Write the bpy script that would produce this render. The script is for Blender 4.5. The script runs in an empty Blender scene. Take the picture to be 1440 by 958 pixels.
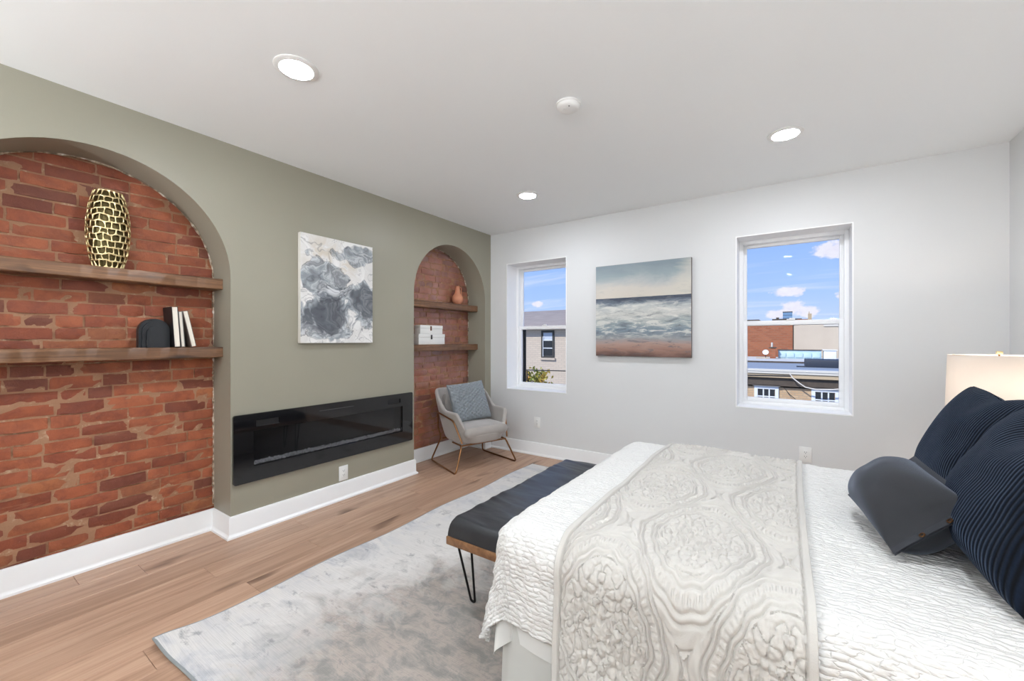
import bpy, bmesh, math, random
import numpy as np
from mathutils import Vector, Matrix
random.seed(7); rng = np.random.default_rng(7)
PI = math.pi
scn = bpy.context.scene
C = scn.collection

# ------------------------------------------------------------------ camera
F_PX = 577.0
YAW = math.atan2(392.0, F_PX)
cam_d = bpy.data.cameras.new('camera'); cam = bpy.data.objects.new('camera', cam_d); C.objects.link(cam)
cam_d.sensor_fit = 'HORIZONTAL'; cam_d.sensor_width = 36.0; cam_d.lens = F_PX / 1440 * 36
cam_d.clip_start = 0.02; cam_d.clip_end = 2000
cam.location = (0, 0, 1.305); cam.rotation_euler = (PI / 2, 0, YAW)
scn.camera = cam

# ------------------------------------------------------------------ colour management
vs = scn.view_settings
vs.view_transform = 'Standard'; vs.look = 'None'; vs.gamma = 1.0; vs.use_curve_mapping = False
vs.exposure = 0.39

def lin(r, g, b):
    f = lambda c: c / 12.92 if c <= 0.04045 else ((c + 0.055) / 1.055) ** 2.4
    return (f(r / 255), f(g / 255), f(b / 255), 1.0)

# ------------------------------------------------------------------ node helper
class NT:
    def __init__(s, tree):
        s.t = tree; s.n = tree.nodes; s.l = tree.links
    def new(s, typ, **kw):
        n = s.n.new(typ)
        for k, v in kw.items():
            setattr(n, k, v)
        return n
    def set(s, sock, v):
        if isinstance(v, bpy.types.NodeSocket): s.l.new(v, sock)
        elif isinstance(v, bpy.types.Node): s.l.new(v.outputs[0], sock)
        elif v is not None: sock.default_value = v
    def math(s, op, a, b=None, c=None, clamp=False):
        n = s.new('ShaderNodeMath', operation=op); n.use_clamp = clamp
        s.set(n.inputs[0], a); s.set(n.inputs[1], b); s.set(n.inputs[2], c)
        return n.outputs[0]
    def vmath(s, op, a, b=None, scale=None):
        n = s.new('ShaderNodeVectorMath', operation=op)
        s.set(n.inputs[0], a); s.set(n.inputs[1], b)
        if scale is not None: s.set(n.inputs[3], scale)
        return n.outputs['Value'] if op in ('LENGTH', 'DISTANCE', 'DOT_PRODUCT') else n.outputs[0]
    def mix(s, f, a, b, blend='MIX'):
        n = s.new('ShaderNodeMix', data_type='RGBA', blend_type=blend)
        s.set(n.inputs[0], f); s.set(n.inputs[6], a); s.set(n.inputs[7], b)
        return n.outputs[2]
    def ramp(s, f, stops, interp='LINEAR'):
        n = s.new('ShaderNodeValToRGB'); cr = n.color_ramp; cr.interpolation = interp
        while len(cr.elements) < len(stops): cr.elements.new(0.5)
        for e, (p, c) in zip(cr.elements, stops):
            e.position = p; e.color = c if len(c) == 4 else (*c, 1)
        s.set(n.inputs[0], f); return n.outputs[0]
    def noise(s, vec, scale, detail=4, rough=0.55, dist=0.0, col=False):
        n = s.new('ShaderNodeTexNoise'); s.set(n.inputs['Vector'], vec)
        n.inputs['Scale'].default_value = scale; n.inputs['Detail'].default_value = detail
        n.inputs['Roughness'].default_value = rough; n.inputs['Distortion'].default_value = dist
        return n.outputs['Color'] if col else n.outputs[0]
    def mapping(s, vec, scale=(1, 1, 1), loc=(0, 0, 0), rot=(0, 0, 0)):
        n = s.new('ShaderNodeMapping'); s.set(n.inputs[0], vec)
        n.inputs['Scale'].default_value = scale; n.inputs['Location'].default_value = loc
        n.inputs['Rotation'].default_value = rot
        return n.outputs[0]
    def coord(s, kind='Object'):
        return s.new('ShaderNodeTexCoord').outputs[kind]
    def geo(s, k='Position'):
        return s.new('ShaderNodeNewGeometry').outputs[k]
    def sep(s, v):
        n = s.new('ShaderNodeSeparateXYZ'); s.set(n.inputs[0], v); return n.outputs
    def comb(s, x=0.0, y=0.0, z=0.0):
        n = s.new('ShaderNodeCombineXYZ'); s.set(n.inputs[0], x); s.set(n.inputs[1], y); s.set(n.inputs[2], z); return n.outputs[0]
    def bump(s, h, strength=0.3, dist=0.01):
        n = s.new('ShaderNodeBump'); s.set(n.inputs['Height'], h)
        n.inputs['Strength'].default_value = strength; n.inputs['Distance'].default_value = dist
        return n.outputs[0]
    def rnd(s):
        return s.new('ShaderNodeObjectInfo').outputs['Random']

def material(name, color=None, rough=0.6, metal=0.0, spec=0.5, build=None, **extra):
    m = bpy.data.materials.new(name); m.use_nodes = True
    nt = NT(m.node_tree)
    p = m.node_tree.nodes['Principled BSDF']
    if color is not None: p.inputs['Base Color'].default_value = color if len(color) == 4 else (*color, 1)
    p.inputs['Roughness'].default_value = rough; p.inputs['Metallic'].default_value = metal
    p.inputs['Specular IOR Level'].default_value = spec
    for k, v in extra.items(): p.inputs[k.replace('_', ' ')].default_value = v
    if build:
        r = build(nt, p) or {}
        for k, v in r.items(): nt.set(p.inputs[k], v)
    return m

# ------------------------------------------------------------------ sky and sun
SKY_STRENGTH = 0.82
w = bpy.data.worlds.new('world'); scn.world = w; w.use_nodes = True
def build_world():
    nt = NT(w.node_tree)
    bg = w.node_tree.nodes['Background']
    d = nt.vmath('NORMALIZE', nt.coord('Generated'))
    x, y, z = nt.sep(d)
    grad = nt.ramp(nt.math('MULTIPLY', z, 1.0, clamp=True),
                   [(0.0, lin(205, 222, 252)), (0.10, lin(170, 202, 253)), (0.32, lin(130, 174, 250)), (1.0, lin(96, 150, 236))])
    zz = nt.math('ADD', nt.math('MAXIMUM', z, 0.0), 0.16)
    plane = nt.comb(nt.math('DIVIDE', x, zz), nt.math('DIVIDE', y, zz), 0.0)
    # thin wisps, long and slanted
    wis = nt.noise(nt.mapping(plane, (0.55, 2.6, 1.0), rot=(0, 0, 0.35)), 1.3, 6, 0.6, 0.6)
    wisp = nt.math('MULTIPLY', nt.ramp(wis, [(0.50, (0, 0, 0)), (0.72, (1, 1, 1))]), 0.42)
    col = nt.mix(wisp, grad, lin(240, 244, 255))
    # small fair-weather clouds standing over the roofs
    az = nt.math('ARCTAN2', x, y)
    el = nt.math('ARCTAN2', z, nt.math('SQRT', nt.math('ADD', nt.math('MULTIPLY', x, x), nt.math('MULTIPLY', y, y))))
    fine = nt.noise(nt.comb(az, nt.math('MULTIPLY', el, 1.4), 0.0), 48, 6, 0.6)
    field = None
    for (a0, e0, ra, re) in ((0.004, 0.066, 0.024, 0.016), (-0.002, 0.098, 0.034, 0.011), (-0.020, 0.054, 0.026, 0.011), (0.026, 0.057, 0.028, 0.012),
                             (0.066, 0.172, 0.034, 0.018), (0.088, 0.086, 0.020, 0.010), (-0.535, 0.088, 0.016, 0.008),
                             (-1.2, 0.16, 0.12, 0.04), (0.7, 0.12, 0.14, 0.04), (1.3, 0.2, 0.16, 0.05)):
        da = nt.math('DIVIDE', nt.math('SUBTRACT', az, a0), ra)
        de = nt.math('DIVIDE', nt.math('SUBTRACT', el, e0), re)
        r2 = nt.math('ADD', nt.math('MULTIPLY', da, da), nt.math('MULTIPLY', de, de))
        g = nt.math('SUBTRACT', 1.0, r2)
        field = g if field is None else nt.math('MAXIMUM', field, g)
    v = nt.math('ADD', field, nt.math('MULTIPLY', nt.math('SUBTRACT', fine, 0.5), 3.0))
    cm = nt.ramp(v, [(0.05, (0, 0, 0)), (0.60, (1, 1, 1))])
    col = nt.mix(nt.math('MULTIPLY', cm, 0.9), col, nt.mix(fine, lin(226, 218, 240), lin(255, 255, 255)))
    nt.set(bg.inputs[0], col); bg.inputs[1].default_value = SKY_STRENGTH
build_world()
sun_d = bpy.data.lights.new('sun', 'SUN'); sun_d.energy = 3.4; sun_d.angle = 0.01; sun_d.color = (1.0, 0.95, 0.87)
sun = bpy.data.objects.new('sun', sun_d); C.objects.link(sun)
sun.rotation_euler = Vector((0.45, 0.75, -0.85)).to_track_quat('-Z', 'Y').to_euler()   # from over the roof behind the room

LAMP_RADIANCE = 225.0      # recessed lamps
TABLE_LAMP_W = 6.5
ADDED_UPLIGHT_W = 104.0

# ------------------------------------------------------------------ object helpers
LOCAL = set()
def tag(o, label=None, cat=None, group=None, kind=None):
    if label: o['label'] = label
    if cat: o['category'] = cat
    if group: o['group'] = group
    if kind: o['kind'] = kind
    return o
def thing(name, label, cat, loc=(0, 0, 0), rot=None, group=None, kind=None):
    o = bpy.data.objects.new(name, None); C.objects.link(o); o.empty_display_size = 0.1
    o.location = loc
    if rot is not None: o.rotation_euler = rot; LOCAL.add(o.name)
    return tag(o, label, cat, group, kind)
def link(name, me, mat=None, parent=None, loc=None):
    o = bpy.data.objects.new(name, me); C.objects.link(o)
    if mat is not None and not me.materials: me.materials.append(mat)
    if parent is not None:
        o.parent = parent
        if parent.name in LOCAL or (parent.parent and parent.parent.name in LOCAL): pass
        elif parent.parent is None and parent.type == 'EMPTY': o.location = -parent.location
    if loc is not None: o.location = loc
    return o

class MB:
    """collects geometry of one mesh"""
    def __init__(s): s.v = []; s.f = []; s.sm = []
    def add(s, v, f, smooth=False):
        b = len(s.v); s.v.extend([tuple(map(float, p)) for p in v]); s.f.extend([tuple(i + b for i in q) for q in f]); s.sm.extend([smooth] * len(f)); return s
    def bm(s, bm, smooth=False):
        bm.verts.index_update()
        s.add([tuple(v.co) for v in bm.verts], [[v.index for v in f.verts] for f in bm.faces], smooth); bm.free(); return s
    def box(s, x0, x1, y0, y1, z0, z1, bev=0.0, seg=2, M=None, smooth=False):
        bm = bmesh.new(); bmesh.ops.create_cube(bm, size=1)
        for v in bm.verts: v.co = Vector(((x0 + x1) / 2 + v.co.x * (x1 - x0), (y0 + y1) / 2 + v.co.y * (y1 - y0), (z0 + z1) / 2 + v.co.z * (z1 - z0)))
        if bev > 0: bmesh.ops.bevel(bm, geom=list(bm.edges), offset=bev, segments=seg, profile=0.5, affect='EDGES', clamp_overlap=True)
        if M is not None: bmesh.ops.transform(bm, matrix=M, verts=bm.verts)
        return s.bm(bm, smooth or bev > 0)
    def tube(s, pts, r, seg=10, closed=False, caps=True):
        P = [Vector(p) for p in pts]; n = len(P); rings = []
        rr = r if isinstance(r, (list, tuple)) else [r] * n
        T = []
        for i in range(n):
            a = P[(i - 1) % n] if (closed or i > 0) else P[i]; b = P[(i + 1) % n] if (closed or i < n - 1) else P[i]
            T.append((b - a).normalized())
        nrm = T[0].orthogonal().normalized(); V = []
        for i in range(n):
            nrm = (nrm - T[i] * nrm.dot(T[i])).normalized(); bn = T[i].cross(nrm)
            for k in range(seg):
                a = 2 * PI * k / seg; V.append(P[i] + (nrm * math.cos(a) + bn * math.sin(a)) * rr[i])
        Fc = []
        for i in range(n if closed else n - 1):
            j = (i + 1) % n
            for k in range(seg):
                l = (k + 1) % seg; Fc.append((i * seg + k, i * seg + l, j * seg + l, j * seg + k))
        if not closed and caps:
            Fc.append(tuple(range(seg))[::-1]); Fc.append(tuple((n - 1) * seg + k for k in range(seg)))
        return s.add(V, Fc, True)
    def lathe(s, prof, c=(0, 0, 0), seg=32, M=None, closed=False):
        V = []; Fc = []; n = len(prof)
        for (r, z) in prof:
            for k in range(seg):
                a = 2 * PI * k / seg; p = Vector((r * math.cos(a), r * math.sin(a), z))
                if M is not None: p = M @ p
                V.append(p + Vector(c))
        for i in range(n if closed else n - 1):
            j = (i + 1) % n
            for k in range(seg):
                l = (k + 1) % seg; Fc.append((i * seg + k, i * seg + l, j * seg + l, j * seg + k))
        if not closed:
            if prof[0][0] > 1e-6: Fc.append(tuple(range(seg))[::-1])
            if prof[-1][0] > 1e-6: Fc.append(tuple((n - 1) * seg + k for k in range(seg)))
        return s.add(V, Fc, True)
    def grid(s, A, smooth=True, wrap_u=False):
        nu, nv = A.shape[:2]; V = A.reshape(-1, 3).tolist(); Fc = []
        for i in range(nu if wrap_u else nu - 1):
            j = (i + 1) % nu
            for k in range(nv - 1): Fc.append((i * nv + k, j * nv + k, j * nv + k + 1, i * nv + k + 1))
        return s.add(V, Fc, smooth)
    def mesh(s, name, sharp=None):
        me = bpy.data.meshes.new(name); me.from_pydata(s.v, [], s.f)
        me.polygons.foreach_set('use_smooth', s.sm)
        if sharp: me.set_sharp_from_angle(angle=math.radians(sharp))
        me.update(); return me
    def build(s, name, mat, parent=None, sharp=40, loc=None, merge=False):
        me = s.mesh(name, sharp)
        if merge:
            bm = bmesh.new(); bm.from_mesh(me); bmesh.ops.remove_doubles(bm, verts=bm.verts, dist=1e-5); bmesh.ops.recalc_face_normals(bm, faces=bm.faces); bm.to_mesh(me); bm.free()
        return link(name, me, mat, parent, loc)

def fillet(pts, r, seg=5, closed=False):
    P = [Vector(p) for p in pts]; out = []; n = len(P)
    for i in range(n):
        if not closed and i in (0, n - 1): out.append(P[i]); continue
        a, b, c = P[i - 1], P[i], P[(i + 1) % n]
        u = (a - b); v = (c - b); rr = min(r, u.length * 0.45, v.length * 0.45)
        p0 = b + u.normalized() * rr; p1 = b + v.normalized() * rr
        for k in range(seg + 1):
            t = k / seg; out.append(p0 * (1 - t) ** 2 + b * 2 * t * (1 - t) + p1 * t * t)
    return out

def extrude2d(name, loops, depth, to3d):
    """flat outline with holes, solid of the given depth; to3d maps (u,v,w) to the room, w in 0..depth"""
    cu = bpy.data.curves.new(name, 'CURVE'); cu.dimensions = '2D'; cu.fill_mode = 'BOTH'; cu.extrude = depth / 2
    for L in loops:
        sp = cu.splines.new('POLY'); sp.points.add(len(L) - 1); sp.use_cyclic_u = True
        for p, q in zip(sp.points, L): p.co = (q[0], q[1], 0, 1)
    o = bpy.data.objects.new(name, cu); C.objects.link(o)
    dg = bpy.context.evaluated_depsgraph_get(); me = bpy.data.meshes.new_from_object(o.evaluated_get(dg))
    bpy.data.objects.remove(o); bpy.data.curves.remove(cu)
    for v in me.vertices: v.co = to3d(v.co.x, v.co.y, v.co.z + depth / 2)
    bm = bmesh.new(); bm.from_mesh(me); bmesh.ops.remove_doubles(bm, verts=bm.verts, dist=1e-5)
    bmesh.ops.recalc_face_normals(bm, faces=bm.faces); bm.to_mesh(me); bm.free()
    me.name = name
    for p in me.polygons: p.use_smooth = True
    me.set_sharp_from_angle(angle=math.radians(25)); me.update()
    return me

# value noise in numpy, for cloth and stone relief
def vnoise(x, y, seed=0):
    x = np.asarray(x, float); y = np.asarray(y, float)
    xi = np.floor(x).astype(np.int64); yi = np.floor(y).astype(np.int64); fx = x - xi; fy = y - yi
    def h(a, b):
        n = (a * 374761393 + b * 668265263 + seed * 1442695041) & 0xffffffff
        n = ((n ^ (n >> 13)) * 1274126177) & 0xffffffff
        return ((n ^ (n >> 16)) & 0xffff) / 65535.0
    sx = fx * fx * (3 - 2 * fx); sy = fy * fy * (3 - 2 * fy)
    return (h(xi, yi) * (1 - sx) + h(xi + 1, yi) * sx) * (1 - sy) + (h(xi, yi + 1) * (1 - sx) + h(xi + 1, yi + 1) * sx) * sy - 0.5

# ------------------------------------------------------------------ room measures (metres, camera over the origin)
XL, XR, YB, YR, H = -3.055, 1.178, 4.03, -2.6, 2.6
XN = XL - 0.263                # face of the bricks at the back of the niches
N1 = (-0.055, 1.195); N2 = (2.786, 3.916)
FIRE = (1.204, 2.751, 0.342, 0.805)

# ------------------------------------------------------------------ materials
def wall_bump(nt, p, s=60, st=0.06):
    return {'Normal': nt.bump(nt.noise(nt.geo(), s, 3), st, 0.004)}
def b_olive(nt, p):
    c = nt.noise(nt.geo(), 2.0, 3)
    return dict(wall_bump(nt, p, 160, 0.10), **{'Base Color': nt.mix(c, (0.300, 0.284, 0.222, 1), (0.325, 0.308, 0.243, 1))})
M_OLIVE = material('olive_paint', rough=0.42, spec=0.4, build=b_olive)
M_WALL = material('grey_paint', (0.71, 0.715, 0.71), 0.6, spec=0.3, build=wall_bump)
M_CEIL = material('ceiling_paint', (0.885, 0.905, 0.905), 0.7, spec=0.2, build=wall_bump)
M_TRIM = material('white_trim', (0.86, 0.865, 0.86), 0.32)
M_VINYL = material('white_vinyl', (0.92, 0.92, 0.92), 0.35)
M_REVEAL = material('white_reveal', (0.94, 0.94, 0.94), 0.5)

def b_brick(nt, p, pale=0.0):
    r = nt.rnd(); pos = nt.geo()
    base = nt.ramp(r, [(0.0, lin(118, 66, 50)), (0.12, lin(142, 76, 52)), (0.30, lin(162, 90, 60)), (0.52, lin(172, 100, 68)), (0.68, lin(148, 80, 56)),
                       (0.84, lin(172, 108, 70)), (0.93, lin(122, 74, 58)), (1.0, lin(136, 72, 52))])
    n1 = nt.noise(pos, 14, 6, 0.65, 0.4); n2 = nt.noise(pos, 60, 5, 0.7); n3 = nt.noise(nt.mapping(pos, (1, 0.5, 2.2)), 9, 5, 0.7, 1.0)
    c = nt.mix(nt.ramp(n1, [(0.42, (0, 0, 0)), (0.66, (1, 1, 1))]), base, nt.mix(0.5, base, lin(104, 56, 48)))
    c = nt.mix(nt.math('MULTIPLY', nt.ramp(n3, [(0.60, (0, 0, 0)), (0.72, (1, 1, 1))]), 0.5), c, lin(176, 132, 100))
    c = nt.mix(nt.math('MULTIPLY', nt.ramp(n2, [(0.66, (0, 0, 0)), (0.76, (1, 1, 1))]), 0.5), c, lin(206, 176, 150))
    if pale: c = nt.mix(nt.math('MULTIPLY', nt.ramp(nt.noise(pos, 3.2, 5, 0.6), [(0.38, (0, 0, 0)), (0.66, (1, 1, 1))]), pale), c, lin(196, 158, 152))  # pinkish window glare mixed into the far niche's brick colour
    h = nt.math('ADD', nt.math('MULTIPLY', n1, 0.6), nt.math('MULTIPLY', n2, 0.5))
    return {'Base Color': c, 'Normal': nt.bump(h, 0.8, 0.009)}
M_BRICK = material('old_brick', rough=0.55, spec=0.35, build=b_brick)
M_BRICK2 = material('sealed_brick_glare', rough=0.36, spec=0.9, build=lambda nt, p: b_brick(nt, p, 0.42), Coat_Weight=0.7, Coat_Roughness=0.28)
def b_mortar(nt, p):
    pos = nt.geo(); n = nt.noise(pos, 25, 6, 0.7); n2 = nt.noise(pos, 6, 4)
    c = nt.mix(n2, lin(152, 108, 80), lin(174, 136, 106))
    c = nt.mix(nt.ramp(n, [(0.56, (0, 0, 0)), (0.7, (1, 1, 1))]), c, lin(196, 170, 142))
    return {'Base Color': c, 'Normal': nt.bump(n, 0.8, 0.01)}
M_MORTAR = material('old_mortar', rough=0.85, build=b_mortar)

def wood(name, axis, cols, scale=1.0, knots=False, rough=0.45, spec=0.4, rnd_amt=0.5):
    def b(nt, p):
        r = nt.rnd()
        off = nt.comb(nt.math('MULTIPLY', r, 37.0), nt.math('MULTIPLY', r, 91.0), nt.math('MULTIPLY', r, 53.0))
        v = nt.vmath('ADD', nt.geo(), off)
        st = [22.0, 22.0, 22.0]; st[axis] = 1.1
        v1 = nt.mapping(v, tuple(k * scale for k in st))
        g1 = nt.noise(v1, 1.0, 6, 0.6, 0.8)
        st2 = [120.0, 120.0, 120.0]; st2[axis] = 3.0
        g2 = nt.noise(nt.mapping(v, tuple(k * scale for k in st2)), 1.0, 3, 0.6)
        t = nt.math('ADD', nt.math('MULTIPLY', g1, 0.75), nt.math('MULTIPLY', g2, 0.25))
        c = nt.ramp(t, [(0.30, cols[0]), (0.5, cols[1]), (0.70, cols[2])])
        tone = nt.math('ADD', 1.0 - rnd_amt * 0.20, nt.math('MULTIPLY', r, rnd_amt * 0.40))
        c = nt.mix(1.0, c, nt.comb(tone, tone, tone), 'MULTIPLY')
        if knots:
            st3 = [6.0, 6.0, 6.0]; st3[axis] = 2.0
            k = nt.noise(nt.mapping(v, tuple(q * (1.2 if knots is True else knots) for q in st3)), 1.0, 2, 0.5, 0.2)
            c = nt.mix(nt.ramp(k, [(0.65, (0, 0, 0)), (0.74, (1, 1, 1))]), c, cols[3])
        return {'Base Color': c, 'Normal': nt.bump(t, 0.25, 0.003)}
    return material(name, rough=rough, spec=spec, build=b)
M_FLOOR = wood('oak_plank', 1, (lin(146, 114, 94), lin(176, 143, 120), lin(196, 164, 140), lin(112, 86, 70)), 1.0, 0.9, 0.40, 0.4, 0.35)
M_SHELF = wood('reclaimed_board', 1, (lin(66, 46, 34), lin(112, 80, 56), lin(156, 116, 82), lin(38, 28, 24)), 1.3, True, 0.42, 0.5, 0.3)
M_BENCHWOOD = wood('walnut', 1, (lin(92, 62, 40), lin(130, 92, 62), lin(152, 112, 78), lin(90, 60, 40)), 1.0, False, 0.45)
M_NIGHT = wood('nightstand_wood', 0, (lin(92, 62, 40), lin(130, 92, 62), lin(152, 112, 78), lin(90, 60, 40)), 1.0, False, 0.45)
M_SUBFLOOR = material('subfloor', lin(70, 55, 44), 0.9)

M_BLACKGLASS = material('black_glass', (0.006, 0.006, 0.007), 0.06, spec=0.6)
M_BLACK = material('matte_black', (0.012, 0.012, 0.013), 0.5)
M_FIREBOX = material('firebox_grey', (0.04, 0.04, 0.042), 0.6)
def glass_mat(name, tint, gloss_rough=0.0, ior=1.5, spec_col=(1, 1, 1, 1)):
    m = bpy.data.materials.new(name); m.use_nodes = True; nt = NT(m.node_tree); m.node_tree.nodes.clear()
    out = nt.new('ShaderNodeOutputMaterial'); tr = nt.new('ShaderNodeBsdfTransparent'); gl = nt.new('ShaderNodeBsdfGlossy'); mx = nt.new('ShaderNodeMixShader'); fr = nt.new('ShaderNodeFresnel')
    tr.inputs[0].default_value = tint; gl.inputs[0].default_value = spec_col; gl.inputs['Roughness'].default_value = gloss_rough; fr.inputs[0].default_value = ior
    nt.set(mx.inputs[0], fr.outputs[0]); nt.l.new(tr.outputs[0], mx.inputs[1]); nt.l.new(gl.outputs[0], mx.inputs[2]); nt.l.new(mx.outputs[0], out.inputs[0])
    return m
M_SMOKE = glass_mat('smoked_glass', (0.70, 0.70, 0.71, 1), 0.01, 1.32)
M_PANE = glass_mat('window_glass', (0.98, 0.985, 0.99, 1), 0.0, 1.12)
M_CRYSTAL = material('crystal', (0.93, 0.94, 0.96), 0.08, spec=0.9, Coat_Weight=0.5)
def emis(name, col, s):
    m = bpy.data.materials.new(name); m.use_nodes = True; p = m.node_tree.nodes['Principled BSDF']
    p.inputs['Base Color'].default_value = (0.9, 0.9, 0.9, 1); p.inputs['Emission Color'].default_value = col; p.inputs['Emission Strength'].default_value = s
    return m
M_LENS = emis('lit_lens', (0.925, 0.97, 1.05, 1), LAMP_RADIANCE)
M_PLASTIC = material('white_plastic', (0.82, 0.82, 0.80), 0.35)
M_SLOT = material('dark_slot', (0.02, 0.02, 0.02), 0.6)
M_BRONZE = material('bronze_metal', lin(150, 108, 72), 0.32, metal=1.0)
M_BLACKMETAL = material('black_metal', (0.015, 0.015, 0.016), 0.4, metal=0.6)

def fabric(name, col, col2=None, scale=400, bump=0.15, rough=0.9, sheen=0.3, sheen_tint=(1, 1, 1, 1), big=6):
    def b(nt, p):
        v = nt.coord('Object'); n = nt.noise(v, scale, 2); n2 = nt.noise(v, big, 4)
        c = nt.mix(n2, col, col2 or col)
        p.inputs['Sheen Weight'].default_value = sheen; p.inputs['Sheen Tint'].default_value = sheen_tint; p.inputs['Sheen Roughness'].default_value = 0.4
        return {'Base Color': c, 'Normal': nt.bump(n, bump, 0.002)}
    return material(name, rough=rough, spec=0.2, build=b)
M_CHAIR = fabric('chair_velvet', lin(158, 152, 146), lin(178, 172, 166), 300, 0.1, 0.8, 0.5)
M_CHAIRPIL = fabric('smocked_grey', lin(124, 130, 134), lin(142, 148, 152), 500, 0.12, 0.85, 0.3)
M_SHEET = fabric('white_sheet', lin(222, 221, 217), lin(214, 213, 209), 500, 0.08)
M_SKIRT = fabric('pale_linen', lin(205, 204, 198), lin(192, 191, 186), 700, 0.15)
M_WHITEPIL = fabric('white_cotton', lin(225, 225, 225), lin(218, 218, 220), 500, 0.08)
M_GREYPIL = fabric('charcoal_canvas', lin(46, 47, 50), lin(58, 59, 62), 600, 0.25, 0.9, 0.3, (0.7, 0.8, 1, 1))
def b_comf(nt, p):
    uv = nt.coord('UV'); a, b_, _ = nt.sep(uv)
    wob = nt.noise(nt.mapping(uv, (14, 14, 1)), 1.0, 3)
    v = nt.math('ADD', nt.math('DIVIDE', b_, 0.0165), nt.math('MULTIPLY', wob, 1.6)); fr = nt.math('FRACT', v); row = nt.math('FLOOR', v)
    wn = nt.new('ShaderNodeTexWhiteNoise', noise_dimensions='1D'); nt.set(wn.inputs['W'], row)
    u = nt.math('ADD', nt.math('DIVIDE', a, 0.034), nt.math('ADD', nt.math('MULTIPLY', wn.outputs[0], 7.0), nt.math('MULTIPLY', nt.noise(nt.mapping(uv, (30, 60, 1)), 1.0, 2), 1.6)))
    sa = nt.math('POWER', nt.math('ABSOLUTE', nt.math('SINE', nt.math('MULTIPLY', fr, PI))), 0.6)
    sb = nt.math('POWER', nt.math('ABSOLUTE', nt.math('SINE', nt.math('MULTIPLY', u, PI))), 0.5)
    h = nt.math('ADD', nt.math('MULTIPLY', sa, sb), nt.math('MULTIPLY', nt.noise(nt.mapping(uv, (50, 90, 1)), 1.0, 3), 0.6))
    c = nt.mix(nt.noise(uv, 5, 3), lin(224, 223, 220), lin(217, 216, 212))
    return {'Base Color': c, 'Normal': nt.bump(h, 0.75, 0.0055)}
M_COMF = material('matelasse_white', rough=0.9, spec=0.2, build=b_comf)
M_RUNNER = fabric('quilted_greige', lin(200, 197, 191), lin(190, 186, 179), 300, 0.35, 0.9, 0.12)
def b_leather(nt, p):
    v = nt.geo(); n = nt.noise(v, 220, 3); n2 = nt.noise(nt.mapping(v, (5, 14, 5)), 1.0, 4, 0.6, 0.8)
    return {'Normal': nt.bump(nt.math('ADD', nt.math('MULTIPLY', n, 0.2), n2), 0.25, 0.012)}
M_LEATHER = material('black_leather', lin(37, 39, 43), 0.38, spec=0.5, build=b_leather)
def b_cord(nt, p):
    uv = nt.coord('UV'); u, v, _ = nt.sep(uv)
    wv = nt.math('SINE', nt.math('MULTIPLY', u, 2 * PI * 46))
    pl = nt.noise(nt.mapping(uv, (120, 60, 1)), 1.0, 3)
    rib = nt.math('MULTIPLY_ADD', wv, 0.5, 0.5)
    c = nt.mix(nt.math('MULTIPLY', rib, nt.math('ADD', 0.45, nt.math('MULTIPLY', pl, 0.8))), lin(5, 7, 12), lin(19, 29, 45))
    p.inputs['Sheen Weight'].default_value = 0.12; p.inputs['Sheen Tint'].default_value = (0.45, 0.65, 1, 1); p.inputs['Sheen Roughness'].default_value = 0.35
    return {'Base Color': c, 'Normal': nt.bump(nt.math('ADD', rib, nt.math('MULTIPLY', pl, 0.35)), 0.6, 0.005)}
M_CORD = material('navy_corduroy', rough=0.85, spec=0.15, build=b_cord)

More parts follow.
